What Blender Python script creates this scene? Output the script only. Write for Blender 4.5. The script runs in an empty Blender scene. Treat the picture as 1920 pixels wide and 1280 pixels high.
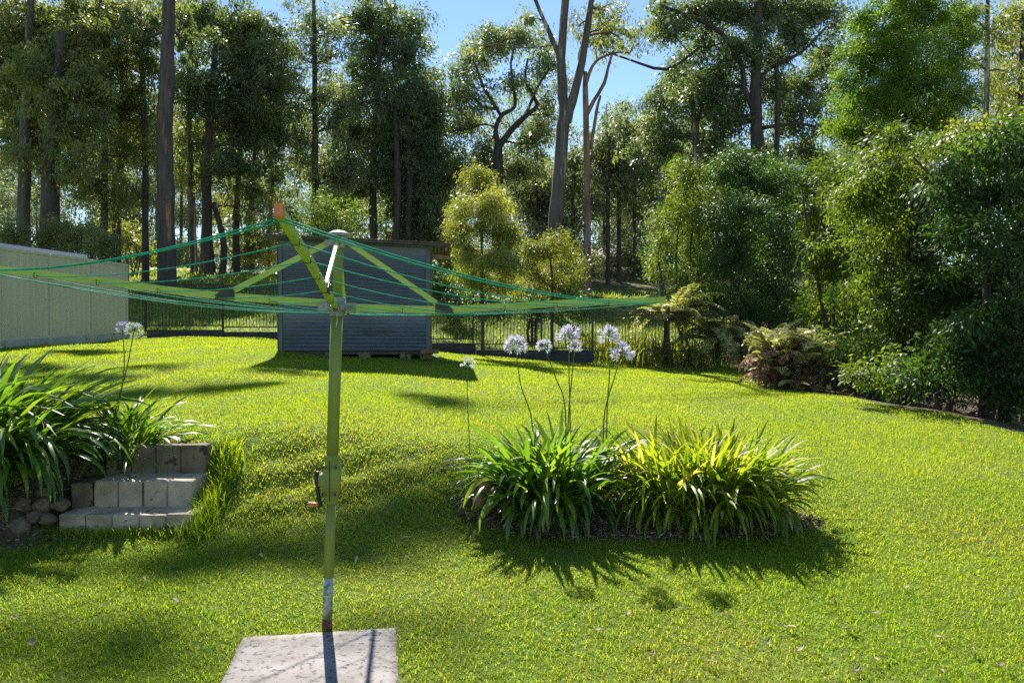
import bpy, math, random
import numpy as np
from mathutils import Vector, Matrix
random.seed(7)
rng = np.random.default_rng(11)
R = math.radians
scene = bpy.context.scene
COL = scene.collection

# ------------------------------------------------------------------ camera, world, sun, exposure
F = 1387.0
CZ = 1.61
PITCH = math.atan(20.0 / F)
cd = bpy.data.cameras.new('camera')
cam = bpy.data.objects.new('camera', cd)
COL.objects.link(cam)
cd.sensor_width = 36.0
cd.lens = 36.0 * F / 1920.0
cd.clip_start = 0.05
cd.clip_end = 6000
cam.location = (0, 0, CZ)
cam.rotation_euler = (R(90) - PITCH, 0, 0)
scene.camera = cam

SUN_EL, SUN_AZ = R(43.0), R(14.0)          # azimuth: from +Y towards -X
sun_dir = Vector((-math.sin(SUN_AZ) * math.cos(SUN_EL), math.cos(SUN_AZ) * math.cos(SUN_EL), math.sin(SUN_EL)))
world = bpy.data.worlds.new('World')
scene.world = world
world.use_nodes = True
nt = world.node_tree
for n in list(nt.nodes):
    nt.nodes.remove(n)
sky = nt.nodes.new('ShaderNodeTexSky')
sky.sky_type = 'NISHITA'
sky.sun_disc = False
sky.sun_elevation = SUN_EL
sky.sun_rotation = -SUN_AZ
sky.altitude = 100
sky.air_density = 1.0
sky.dust_density = 0.0
sky.ozone_density = 3.5
bg = nt.nodes.new('ShaderNodeBackground')
bg.inputs['Strength'].default_value = 0.07
wo = nt.nodes.new('ShaderNodeOutputWorld')
nt.links.new(sky.outputs[0], bg.inputs[0])
nt.links.new(bg.outputs[0], wo.inputs[0])
ld = bpy.data.lights.new('sun', 'SUN')
ld.energy = 5.0
ld.angle = R(0.53)
ld.color = (1.0, 0.95, 0.86)
sun = bpy.data.objects.new('sun', ld)
COL.objects.link(sun)
sun.location = (-10, 40, 40)
sun.rotation_euler = sun_dir.to_track_quat('Z', 'Y').to_euler()
scene.view_settings.view_transform = 'Standard'
scene.view_settings.look = 'None'
scene.view_settings.gamma = 1.0
scene.view_settings.exposure = 1.45
scene.cycles.max_bounces = 7
scene.cycles.diffuse_bounces = 4
scene.cycles.glossy_bounces = 2
scene.cycles.transmission_bounces = 4
scene.cycles.sample_clamp_indirect = 6.0
scene.cycles.use_denoising = False

# ------------------------------------------------------------------ helpers
def at(x, y, Y):
    """a pixel of the photograph at depth Y, as a place in the garden"""
    u = (x - 960.0) / F
    v = (640.0 - y) / F
    c, s = math.cos(PITCH), math.sin(PITCH)
    dy, dz = c + v * s, -s + v * c
    return Vector((u / dy * Y, Y, CZ + dz / dy * Y))

def tag(o, label=None, cat=None, group=None, kind=None):
    if label: o['label'] = label
    if cat: o['category'] = cat
    if group: o['group'] = group
    if kind: o['kind'] = kind
    return o

def empty(name, loc, label, cat, group=None):
    o = bpy.data.objects.new(name, None)
    COL.objects.link(o)
    o.location = loc
    o.empty_display_size = 0.2
    return tag(o, label, cat, group)

def link(name, me, mat, parent=None, smooth=False):
    o = bpy.data.objects.new(name, me)
    COL.objects.link(o)
    if mat: me.materials.append(mat)
    if parent is not None:
        o.parent = parent
        o.matrix_parent_inverse = Matrix.Translation(-Vector(parent.location)) if parent.type == 'EMPTY' else Matrix.Identity(4)
    if smooth:
        me.polygons.foreach_set('use_smooth', np.ones(len(me.polygons), dtype=bool))
    return o

def mesh_np(name, V, Fc, tint=None, smooth=False):
    V = np.ascontiguousarray(V, dtype=np.float32)
    Fc = np.ascontiguousarray(Fc, dtype=np.int32)
    me = bpy.data.meshes.new(name)
    me.vertices.add(len(V))
    me.vertices.foreach_set('co', V.ravel())
    me.loops.add(Fc.size)
    me.loops.foreach_set('vertex_index', Fc.ravel())
    me.polygons.add(len(Fc))
    me.polygons.foreach_set('loop_start', np.arange(len(Fc), dtype=np.int32) * Fc.shape[1])
    me.update(calc_edges=True)
    if tint is not None:
        a = me.attributes.new('tint', 'FLOAT', 'FACE')
        a.data.foreach_set('value', np.ascontiguousarray(tint, dtype=np.float32))
    if smooth:
        me.polygons.foreach_set('use_smooth', np.ones(len(Fc), dtype=bool))
    return me

class MB:
    """collects shapes; build() links them as one mesh object"""
    def __init__(s): s.v = []; s.f = []
    def add(s, vs, fs):
        b = len(s.v)
        s.v += [tuple(v) for v in vs]
        s.f += [tuple(i + b for i in f) for f in fs]
    def box(s, c, size, rot=None, bevel=0.0):
        hx, hy, hz = size[0] / 2, size[1] / 2, size[2] / 2
        if bevel > 0:
            b = min(bevel, hx * .9, hy * .9, hz * .9)
            vs = []
            for sx in (-1, 1):
                for sy in (-1, 1):
                    for sz in (-1, 1):
                        vs += [(sx * hx, sy * (hy - b), sz * (hz - b)), (sx * (hx - b), sy * hy, sz * (hz - b)), (sx * (hx - b), sy * (hy - b), sz * hz)]
            def I(sx, sy, sz, k): return ((sx > 0) * 4 + (sy > 0) * 2 + (sz > 0)) * 3 + k
            fs = []
            for sx in (-1, 1):
                q = [I(sx, -1, -1, 0), I(sx, 1, -1, 0), I(sx, 1, 1, 0), I(sx, -1, 1, 0)]
                fs.append(q if sx > 0 else q[::-1])
            for sy in (-1, 1):
                q = [I(-1, sy, -1, 1), I(1, sy, -1, 1), I(1, sy, 1, 1), I(-1, sy, 1, 1)]
                fs.append(q[::-1] if sy > 0 else q)
            for sz in (-1, 1):
                q = [I(-1, -1, sz, 2), I(1, -1, sz, 2), I(1, 1, sz, 2), I(-1, 1, sz, 2)]
                fs.append(q if sz > 0 else q[::-1])
            for sa in (-1, 1):
                for sb in (-1, 1):
                    fs.append([I(sa, sb, -1, 0), I(sa, sb, -1, 1), I(sa, sb, 1, 1), I(sa, sb, 1, 0)])
                    fs.append([I(sa, -1, sb, 0), I(sa, -1, sb, 2), I(sa, 1, sb, 2), I(sa, 1, sb, 0)])
                    fs.append([I(-1, sa, sb, 1), I(-1, sa, sb, 2), I(1, sa, sb, 2), I(1, sa, sb, 1)])
                    for sc in (-1, 1):
                        fs.append([I(sa, sb, sc, 0), I(sa, sb, sc, 1), I(sa, sb, sc, 2)])
        else:
            vs = [(sx * hx, sy * hy, sz * hz) for sx in (-1, 1) for sy in (-1, 1) for sz in (-1, 1)]
            fs = [(0, 1, 3, 2), (4, 6, 7, 5), (0, 4, 5, 1), (2, 3, 7, 6), (0, 2, 6, 4), (1, 5, 7, 3)]
        M = rot if rot is not None else Matrix.Identity(3)
        s.add([M @ Vector(v) + Vector(c) for v in vs], fs)
    def tube(s, pts, rad, n=8, cap=True):
        pts = [Vector(p) for p in pts]
        if not hasattr(rad, '__len__'): rad = [rad] * len(pts)
        b = len(s.v)
        up = None
        for i, p in enumerate(pts):
            d = (pts[min(i + 1, len(pts) - 1)] - pts[max(i - 1, 0)])
            if d.length < 1e-9: d = Vector((0, 0, 1))
            d.normalize()
            if up is None:
                up = Vector((1, 0, 0)) if abs(d.x) < 0.8 else Vector((0, 1, 0))
            up = (up - d * up.dot(d))
            up.normalize()
            w = d.cross(up)
            for k in range(n):
                a = 2 * math.pi * k / n
                s.v.append(tuple(p + (up * math.cos(a) + w * math.sin(a)) * rad[i]))
        for i in range(len(pts) - 1):
            for k in range(n):
                a, c = b + i * n + k, b + i * n + (k + 1) % n
                s.f.append((a, c, c + n, a + n))
        if cap:
            s.f.append(tuple(b + k for k in range(n))[::-1])
            s.f.append(tuple(b + (len(pts) - 1) * n + k for k in range(n)))
    def bar(s, pts, w, h, up=Vector((0, 0, 1)), taper=None):
        """rectangular section swept along pts"""
        pts = [Vector(p) for p in pts]
        b = len(s.v)
        for i, p in enumerate(pts):
            d = (pts[min(i + 1, len(pts) - 1)] - pts[max(i - 1, 0)]).normalized()
            side = d.cross(up).normalized()
            u = side.cross(d).normalized()
            k = 1 if taper is None else taper[i]
            for a, c in ((-1, -1), (1, -1), (1, 1), (-1, 1)):
                s.v.append(tuple(p + side * (a * w * k / 2) + u * (c * h * k / 2)))
        for i in range(len(pts) - 1):
            for k in range(4):
                a, c = b + i * 4 + k, b + i * 4 + (k + 1) % 4
                s.f.append((a, c, c + 4, a + 4))
        s.f.append((b + 3, b + 2, b + 1, b))
        e = b + (len(pts) - 1) * 4
        s.f.append((e, e + 1, e + 2, e + 3))
    def lathe(s, prof, c, n=16, axis=None):
        """prof: (radius, height) list, about an axis through c"""
        M = Matrix.Identity(3) if axis is None else Vector(axis).to_track_quat('Z', 'Y').to_matrix()
        b = len(s.v)
        for r, z in prof:
            for k in range(n):
                a = 2 * math.pi * k / n
                s.v.append(tuple(M @ Vector((r * math.cos(a), r * math.sin(a), z)) + Vector(c)))
        for i in range(len(prof) - 1):
            for k in range(n):
                a, d = b + i * n + k, b + i * n + (k + 1) % n
                s.f.append((a, d, d + n, a + n))
        s.f.append(tuple(b + k for k in range(n))[::-1])
        s.f.append(tuple(b + (len(prof) - 1) * n + k for k in range(n)))
    def build(s, name, mat, parent=None, smooth=False, label=None):
        me = bpy.data.meshes.new(name)
        me.from_pydata(s.v, [], s.f)
        me.update()
        o = link(name, me, mat, parent, smooth)
        if label: o['label'] = label
        return o

# ------------------------------------------------------------------ materials
MAT = {}
def newmat(name):
    m = bpy.data.materials.new(name)
    m.use_nodes = True
    t = m.node_tree
    for n in list(t.nodes): t.nodes.remove(n)
    out = t.nodes.new('ShaderNodeOutputMaterial')
    MAT[name] = m
    return m, t, out

def N(t, kind, **kw):
    n = t.nodes.new(kind)
    for k, v in kw.items():
        if k in n.inputs: n.inputs[k].default_value = v
        else: setattr(n, k, v)
    return n

def ramp(t, fac, stops):
    r = t.nodes.new('ShaderNodeValToRGB')
    els = r.color_ramp.elements
    els[0].position = stops[0][0]; els[0].color = (*stops[0][1], 1)
    els[1].position = stops[-1][0]; els[1].color = (*stops[-1][1], 1)
    for p, c in stops[1:-1]:
        e = els.new(p); e.color = (*c, 1)
    t.links.new(fac, r.inputs[0])
    return r.outputs[0]

def leafmat(name, stops, transl=0.4, rough=0.4, spec=0.5, tmul=(1.25, 1.35, 0.7), patch=None):
    m, t, out = newmat(name)
    at_ = N(t, 'ShaderNodeAttribute', attribute_name='tint')
    col = ramp(t, at_.outputs['Fac'], stops)
    if patch is not None:                       # slow drift of colour through the plant / lawn
        geo = N(t, 'ShaderNodeNewGeometry')
        no = N(t, 'ShaderNodeTexNoise', Scale=patch[0], Detail=3.0)
        t.links.new(geo.outputs['Position'], no.inputs['Vector'])
        mr = N(t, 'ShaderNodeMapRange')
        mr.inputs[1].default_value = 0.42; mr.inputs[2].default_value = 0.68
        t.links.new(no.outputs[0], mr.inputs[0])
        mx = N(t, 'ShaderNodeMix', data_type='RGBA')
        mx.inputs[7].default_value = (*patch[1], 1)
        mlt = N(t, 'ShaderNodeMath', operation='MULTIPLY')
        mlt.inputs[1].default_value = patch[2]
        t.links.new(mr.outputs[0], mlt.inputs[0])
        t.links.new(mlt.outputs[0], mx.inputs[0])
        t.links.new(col, mx.inputs[6])
        col = mx.outputs[2]
    p = N(t, 'ShaderNodeBsdfPrincipled')
    p.inputs['Roughness'].default_value = rough
    p.inputs['Specular IOR Level'].default_value = spec
    t.links.new(col, p.inputs['Base Color'])
    tm = N(t, 'ShaderNodeMix', data_type='RGBA', blend_type='MULTIPLY')
    tm.inputs[0].default_value = 1
    t.links.new(col, tm.inputs[6])
    tm.inputs[7].default_value = (*tmul, 1)
    tr = N(t, 'ShaderNodeBsdfTranslucent')
    t.links.new(tm.outputs[2], tr.inputs[0])
    mx2 = N(t, 'ShaderNodeMixShader')
    mx2.inputs[0].default_value = transl
    t.links.new(p.outputs[0], mx2.inputs[1])
    t.links.new(tr.outputs[0], mx2.inputs[2])
    t.links.new(mx2.outputs[0], out.inputs[0])
    return m

def surf(name, c1, c2, scale=6.0, rough=0.7, stretch=(1, 1, 1), bump=0.2, bscale=None, spec=0.4, detail=6.0, lo=0.35, hi=0.65, metal=0.0, extra=None, bdist=0.01):
    m, t, out = newmat(name)
    tc = N(t, 'ShaderNodeTexCoord')
    mp = N(t, 'ShaderNodeMapping')
    mp.inputs['Scale'].default_value = stretch
    t.links.new(tc.outputs['Object'], mp.inputs[0])
    no = N(t, 'ShaderNodeTexNoise', Scale=scale, Detail=detail)
    t.links.new(mp.outputs[0], no.inputs['Vector'])
    col = ramp(t, no.outputs[0], [(lo, c1), (hi, c2)])
    if extra is not None:                        # (colour, scale, threshold) blotches
        n2 = N(t, 'ShaderNodeTexNoise', Scale=extra[1], Detail=8.0, Roughness=0.65)
        t.links.new(mp.outputs[0], n2.inputs['Vector'])
        mr = N(t, 'ShaderNodeMapRange')
        mr.inputs[1].default_value = extra[2]; mr.inputs[2].default_value = extra[2] + 0.05
        t.links.new(n2.outputs[0], mr.inputs[0])
        mx = N(t, 'ShaderNodeMix', data_type='RGBA')
        mx.inputs[7].default_value = (*extra[0], 1)
        t.links.new(mr.outputs[0], mx.inputs[0])
        t.links.new(col, mx.inputs[6])
        col = mx.outputs[2]
    p = N(t, 'ShaderNodeBsdfPrincipled')
    p.inputs['Roughness'].default_value = rough
    p.inputs['Specular IOR Level'].default_value = spec
    p.inputs['Metallic'].default_value = metal
    t.links.new(col, p.inputs['Base Color'])
    if bump:
        nb = N(t, 'ShaderNodeTexNoise', Scale=bscale or scale * 3, Detail=6.0)
        t.links.new(mp.outputs[0], nb.inputs['Vector'])
        b = N(t, 'ShaderNodeBump')
        b.inputs['Strength'].default_value = bump
        b.inputs['Distance'].default_value = bdist
        t.links.new(nb.outputs[0], b.inputs['Height'])
        t.links.new(b.outputs[0], p.inputs['Normal'])
    t.links.new(p.outputs[0], out.inputs[0])
    return m

G = lambda r, g, b: (r, g, b)
leafmat('lawn_blade', [(0, G(.15, .25, .028)), (.5, G(.28, .40, .036)), (.85, G(.43, .51, .05)), (.93, G(.36, .33, .13)), (1, G(.38, .31, .19))], .58, .5, .1, (1.5, 1.3, .3),
        patch=(.7, G(.20, .33, .03), .6))
leafmat('far_blade', [(0, G(.20, .26, .03)), (.6, G(.32, .38, .05)), (1, G(.34, .32, .12))], .45, .5, .3)
leafmat('strap_leaf', [(0, G(.05, .11, .02)), (.6, G(.10, .19, .025)), (1, G(.24, .28, .035))], .42, .36, .45, (2.2, 2.2, .6))
leafmat('strap_leaf_yellow', [(0, G(.08, .15, .015)), (.5, G(.18, .26, .018)), (.85, G(.33, .37, .03)), (1, G(.40, .36, .12))], .52, .42, .38, (1.85, 1.65, .6))
leafmat('gum_dark', [(0, G(.07, .105, .055)), (.6, G(.13, .175, .08)), (1, G(.25, .28, .11))], .42, .4, .38, (1.8, 1.8, .8), patch=(.5, G(.11, .155, .07), .6))
leafmat('gum_olive', [(0, G(.09, .125, .045)), (.6, G(.165, .20, .07)), (1, G(.32, .33, .11))], .45, .4, .38, (1.8, 1.7, .7), patch=(.5, G(.17, .20, .075), .6))
leafmat('gum_grey', [(0, G(.11, .15, .085)), (.6, G(.18, .23, .12)), (1, G(.31, .35, .17))], .42, .4, .38, (1.7, 1.7, .9), patch=(.5, G(.22, .24, .10), .6))
leafmat('wattle_leaf', [(0, G(.12, .15, .03)), (.6, G(.20, .24, .045)), (1, G(.34, .34, .10))], .45, .4, .5, (1.6, 1.5, .6))
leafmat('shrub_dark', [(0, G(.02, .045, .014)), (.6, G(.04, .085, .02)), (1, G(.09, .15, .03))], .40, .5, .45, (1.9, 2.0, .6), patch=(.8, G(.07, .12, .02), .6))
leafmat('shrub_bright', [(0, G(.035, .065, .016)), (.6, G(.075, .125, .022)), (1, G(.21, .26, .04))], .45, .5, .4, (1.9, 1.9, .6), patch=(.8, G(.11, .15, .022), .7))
leafmat('feather_leaf', [(0, G(.05, .11, .022)), (.6, G(.09, .19, .034)), (1, G(.22, .33, .045))], .45, .5, .3, (1.8, 1.6, .5), patch=(.9, G(.16, .27, .03), .6))
leafmat('far_leaf', [(0, G(.13, .17, .09)), (.6, G(.20, .24, .12)), (1, G(.32, .34, .17))], .45, .5, .4, (1.4, 1.4, .9))
leafmat('fern_leaf', [(0, G(.22, .24, .08)), (.6, G(.36, .36, .15)), (1, G(.52, .50, .27))], .4, .4, .5, (1.5, 1.5, .7))
leafmat('dead_fern', [(0, G(.17, .085, .045)), (.6, G(.28, .16, .085)), (1, G(.42, .31, .20))], .3, .6, .3, (1.3, 1.1, .8))
leafmat('petal', [(0, G(.46, .42, .62)), (.45, G(.66, .62, .76)), (1, G(.82, .82, .80))], .35, .5, .3, (1, 1, 1))
leafmat('petal_white', [(0, G(.50, .56, .44)), (.5, G(.66, .70, .62)), (1, G(.80, .80, .80))], .35, .5, .3, (1, 1, 1))
leafmat('green_stem', [(0, G(.10, .17, .03)), (1, G(.14, .22, .04))], .25, .4, .5)
leafmat('dry_litter', [(0, G(.10, .06, .035)), (.5, G(.22, .15, .09)), (1, G(.42, .34, .25))], .15, .7, .3, (1, 1, 1))

surf('bark_dark', G(.035, .028, .024), G(.085, .068, .055), 3, .9, (3, 3, .35), .9, 9, bdist=.03)
surf('bark_grey', G(.06, .05, .043), G(.13, .108, .09), 2.2, .85, (3, 3, .3), .6, 9, extra=(G(.40, .34, .28), .9, .565), bdist=.02)
surf('bark_main', G(.05, .042, .038), G(.11, .09, .078), 3, .9, (3, 3, .3), .9, 9, extra=(G(.36, .18, .07), .8, .62), bdist=.03)
surf('bark_pink', G(.10, .065, .05), G(.30, .19, .13), 2.0, .8, (2, 2, .4), .4, 8, bdist=.02)
surf('twig', G(.06, .05, .04), G(.13, .10, .08), 3, .9, bump=0)
surf('pole_paint', G(.17, .20, .035), G(.235, .265, .05), 7, .5, (1, 1, .5), .12, 60, spec=.4, bdist=.002, extra=(G(.13, .15, .04), 5, .60))
surf('arm_paint', G(.34, .44, .055), G(.43, .52, .085), 6, .45, (1, 1, 1), .08, 60, spec=.5, bdist=.002)
surf('zinc', G(.28, .31, .30), G(.50, .52, .50), 30, .45, (1, 1, 1), .1, 90, metal=.3, extra=(G(.16, .24, .07), 14, .56), bdist=.002)
surf('rust', G(.06, .03, .018), G(.22, .085, .04), 30, .9, (1, 1, 1), .5, 90, bdist=.004)
surf('casting', G(.20, .20, .19), G(.34, .34, .32), 20, .5, metal=.5, bump=.1)
surf('black_plastic', G(.012, .013, .014), G(.03, .032, .035), 10, .45, bump=.05)
surf('dark_bracket', G(.035, .025, .02), G(.07, .05, .04), 10, .5, bump=.05)
surf('orange_plastic', G(.62, .16, .055), G(.72, .24, .10), 14, .55, bump=.2, bscale=60, bdist=.002)
surf('line_green', G(0, .26, .17), G(.01, .38, .25), 20, .6, bump=0, spec=.08)
surf('cladding', G(.085, .105, .125), G(.115, .135, .155), 1.2, .45, (1, 1, 3), .03, 20, spec=.5, metal=.15, extra=(G(.075, .085, .09), .9, .6))
surf('trim_grey', G(.085, .10, .11), G(.11, .125, .13), 1.5, .5, bump=.03)
surf('roof_sheet', G(.20, .17, .14), G(.34, .30, .25), 5, .6, bump=.1, metal=.3)
surf('timber', G(.16, .10, .06), G(.30, .19, .11), 4, .8, (1, 1, 8), .3)
surf('steel_cream', G(.50, .46, .32), G(.55, .51, .36), .8, .5, bump=.02, spec=.4)
surf('steel_cream_trim', G(.50, .475, .35), G(.55, .52, .39), .8, .5, bump=.02, spec=.4)
surf('plinth_grey', G(.36, .37, .31), G(.44, .44, .38), 1.5, .7, bump=.1, extra=(G(.20, .20, .13), 2.5, .58))
surf('black_metal', G(.008, .008, .009), G(.015, .015, .016), 8, .4, bump=0, spec=.5)
surf('sleeper', G(.035, .037, .04), G(.07, .072, .075), 4, .85, (1, 4, 4), .4)
surf('concrete', G(.17, .147, .135), G(.26, .235, .22), 5, .9, (1, 1, 1), .5, 45, extra=(G(.075, .066, .062), 30, .545), bdist=.004)
surf('block', G(.32, .25, .17), G(.50, .41, .31), 7, .9, (1, 1, 1), .5, 40, extra=(G(.10, .085, .06), 9, .60), bdist=.005)
surf('block_dark', G(.13, .10, .062), G(.24, .185, .12), 7, .9, (1, 1, 1), .6, 40, extra=(G(.045, .045, .025), 7, .55), bdist=.006)
surf('rock', G(.09, .065, .042), G(.20, .15, .10), 6, .9, (1, 1, 1), .8, 18, extra=(G(.07, .06, .045), 9, .58), bdist=.01)
surf('brick_rock', G(.11, .06, .035), G(.24, .14, .08), 8, .9, (1, 1, 1), .8, 22, bdist=.01)
surf('pale_path', G(.42, .38, .32), G(.52, .48, .41), .6, .95, bump=.2)
surf('house_wall', G(.42, .34, .26), G(.5, .42, .33), .6, .9, bump=0)
surf('house_roof', G(.36, .33, .31), G(.5, .47, .44), .8, .8, bump=0)
surf('shed_white', G(.5, .56, .62), G(.6, .66, .7), 1, .5, bump=0)
surf('dark_roof', G(.03, .032, .036), G(.06, .062, .066), 3, .6, bump=.1)

# ground: soil and thatch under the blades, leaf litter under the trees
m, t, out = newmat('ground_soil')
geo = N(t, 'ShaderNodeNewGeometry')
n1 = N(t, 'ShaderNodeTexNoise', Scale=.9, Detail=6.0)
n2 = N(t, 'ShaderNodeTexNoise', Scale=28.0, Detail=8.0, Roughness=.7)
for n_ in (n1, n2): t.links.new(geo.outputs['Position'], n_.inputs['Vector'])
green = ramp(t, n2.outputs[0], [(.3, G(.035, .05, .012)), (.52, G(.10, .15, .02)), (.7, G(.19, .20, .06))])
soil = ramp(t, n2.outputs[0], [(.3, G(.035, .026, .018)), (.55, G(.10, .075, .05)), (.72, G(.26, .20, .14))])
vc = N(t, 'ShaderNodeAttribute', attribute_name='turf')
sub = N(t, 'ShaderNodeMath', operation='ADD')
mr = N(t, 'ShaderNodeMapRange'); mr.inputs[1].default_value = .3; mr.inputs[2].default_value = .7; mr.inputs[3].default_value = -.3; mr.inputs[4].default_value = .3
t.links.new(n1.outputs[0], mr.inputs[0])
t.links.new(vc.outputs['Fac'], sub.inputs[0]); t.links.new(mr.outputs[0], sub.inputs[1]); sub.use_clamp = True
mx = N(t, 'ShaderNodeMix', data_type='RGBA')
t.links.new(sub.outputs[0], mx.inputs[0]); t.links.new(soil, mx.inputs[6]); t.links.new(green, mx.inputs[7])
p = N(t, 'ShaderNodeBsdfPrincipled'); p.inputs['Roughness'].default_value = .95; p.inputs['Specular IOR Level'].default_value = .1
t.links.new(mx.outputs[2], p.inputs['Base Color'])
b = N(t, 'ShaderNodeBump'); b.inputs['Strength'].default_value = .6; b.inputs['Distance'].default_value = .03
t.links.new(n2.outputs[0], b.inputs['Height']); t.links.new(b.outputs[0], p.inputs['Normal'])
t.links.new(p.outputs[0], out.inputs[0])

# ------------------------------------------------------------------ terrain
def _tab(pts, sig):
    ys = np.arange(-60, 300, 0.05)
    z = np.interp(ys, [a for a, _ in pts], [c for _, c in pts])
    k = np.exp(-0.5 * (np.arange(-60, 61) * 0.05 / sig) ** 2); k /= k.sum()
    zp = np.pad(z, 60, mode='edge')
    return ys, np.convolve(zp, k, mode='valid')
far = [(60, 6.6), (75, 6.6), (120, 3), (250, -4)]
TL = _tab([(-60, 0), (3, 0), (5.3, .03), (5.7, .10), (6.9, .62), (8, .74), (14.6, 1.22), (21.3, 1.42), (22.5, 1.6), (34, 3.7)] + far, .15)
TS = _tab([(-60, 0), (3, 0), (5.4, .05), (6.15, .22), (6.32, .62), (8, .74), (14.6, 1.22), (21.3, 1.42), (22.5, 1.6), (34, 3.7)] + far, .05)
TB = _tab([(-60, 0), (3, 0), (5.1, .04), (5.5, .38), (6.3, .62), (8, .74), (14.6, 1.22), (21.3, 1.42), (22.5, 1.6), (34, 3.7)] + far, .08)
TR = _tab([(-60, 0), (3, 0), (5, .03), (7, .15), (9.3, .33), (12, .42), (14.5, .45), (18, .42), (22, .36), (25, .6), (34, 2.8)] + far, .3)
def sstep(a, b, x):
    t_ = np.clip((x - a) / (b - a), 0, 1)
    return t_ * t_ * (3 - 2 * t_)
def edge(Y):                                     # right hand edge of the lawn
    return np.interp(Y, [-5, 6, 9.3, 12, 14.5, 17, 21.3, 30], [6.6, 6.6, 6.4, 5.95, 5.6, 6.3, 6.9, 7.5])
def hgt(X, Y):
    X = np.asarray(X, dtype=float); Y = np.asarray(Y, dtype=float)
    Yc = np.clip(Y, -60, 290)
    zl = np.interp(Yc, *TL); zs = np.interp(Yc, *TS); zb = np.interp(Yc, *TB); zr = np.interp(Yc, *TR)
    ws = sstep(-2.38, -2.5, X) if False else 1 - sstep(-2.5, -2.32, X)
    zl = zl * (1 - ws) + zs * ws
    wb = 1 - sstep(-3.75, -3.45, X)
    zl = zl * (1 - wb) + zb * wb
    a = np.interp(Yc, [6, 21], [-1.2, -9]); e = np.interp(Yc, [6, 21], [3.4, 7.5])
    w = sstep(a, e, X)
    z = zl * (1 - w) + zr * w
    z = z - 0.45 * sstep(0, 3.5, X - edge(Yc)) * (1 - sstep(24, 34, Yc))
    near = np.clip((Yc - 3) / 4, 0, 1)
    z = z + near * (.02 * np.sin(X * 1.3 + Yc * .6) + .015 * np.sin(X * 2.9 - Yc * 1.7 + 1))
    bump = np.exp(-(((X + 1.6) / 1.3) ** 2 + ((Yc - 6.25) / .5) ** 2))
    z = z + bump * .022 * (np.sin(X * 11 + Yc * 5) + np.sin(X * 6 - Yc * 13 + 2))
    z = z + .6 * np.clip((Yc - 26) / 20, 0, 1) * np.sin(X * .09 + 1.2) * np.sin(Yc * .11)
    return z
def H(x, y): return float(hgt(x, y))
def onground(x, y):
    """where a pixel of the photograph meets the ground"""
    for Y in np.arange(2.2, 60, .02):
        p_ = at(x, y, float(Y))
        if p_.z <= H(p_.x, p_.y): return p_
    return at(x, y, 60)

def tens(parts): return np.unique(np.concatenate([np.arange(a, b, s) for a, b, s in parts]))
gx = tens([(-1500, -200, 130), (-200, -40, 16), (-40, -12, 1.2), (-12, -5, .25), (-5, 4, .09), (4, 14, .25), (14, 40, 1.2), (40, 200, 16), (200, 1501, 130)])
gy = tens([(-60, 0, 6), (0, 4.6, .25), (4.6, 8, .06), (8, 24, .25), (24, 60, .9), (60, 250, 8), (250, 2500, 150)])
GX, GY = np.meshgrid(gx, gy)
GZ = hgt(GX, GY)
nx, ny = len(gx), len(gy)
V = np.stack([GX.ravel(), GY.ravel(), GZ.ravel()], 1)
ii, jj = np.meshgrid(np.arange(ny - 1), np.arange(nx - 1), indexing='ij')
a0 = (ii * nx + jj).ravel()
Fq = np.stack([a0, a0 + 1, a0 + nx + 1, a0 + nx], 1)
me = mesh_np('ground', V, Fq, smooth=True)
turf = (V[:, 0] < edge(V[:, 1]) + .1) * (V[:, 1] < 32) * 1.0
turf = np.where(V[:, 1] > 32, .45, turf)
bedm = (((V[:, 0] - 1.05) / 1.55) ** 2 + ((V[:, 1] - 5.95) / .48) ** 2) < 1
turf = np.where(bedm, 0, turf)
turf = np.where((V[:, 0] < -3.5) & (np.abs(V[:, 1] - 5.9) < .7), 0, turf)
ta = me.attributes.new('turf', 'FLOAT', 'POINT')
ta.data.foreach_set('value', turf.astype(np.float32))
ground = link('ground', me, MAT['ground_soil'])
tag(ground, kind='structure')

# ------------------------------------------------------------------ vector leaf and blade builders
def unit(a): return a / np.maximum(np.linalg.norm(a, axis=-1, keepdims=True), 1e-9)
def leaves_np(P, D, L, W, tint, coh=None):
    """one folded pointed leaf per row: four corners, base to tip"""
    n = len(P)
    D = unit(D)
    r = rng.normal(size=(n, 3))
    if coh is not None: r = r * .45 + coh
    S = unit(np.cross(D, r))
    Nn = np.cross(S, D)
    L = L[:, None]; W = W[:, None]
    b = P
    tip = P + D * L
    mid = P + D * L * .42 + Nn * L * .05
    v = np.stack([b, mid + S * W * .5, tip, mid - S * W * .5], 1).reshape(-1, 3)
    f = np.arange(4 * n).reshape(n, 4)
    return v, f, tint

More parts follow.
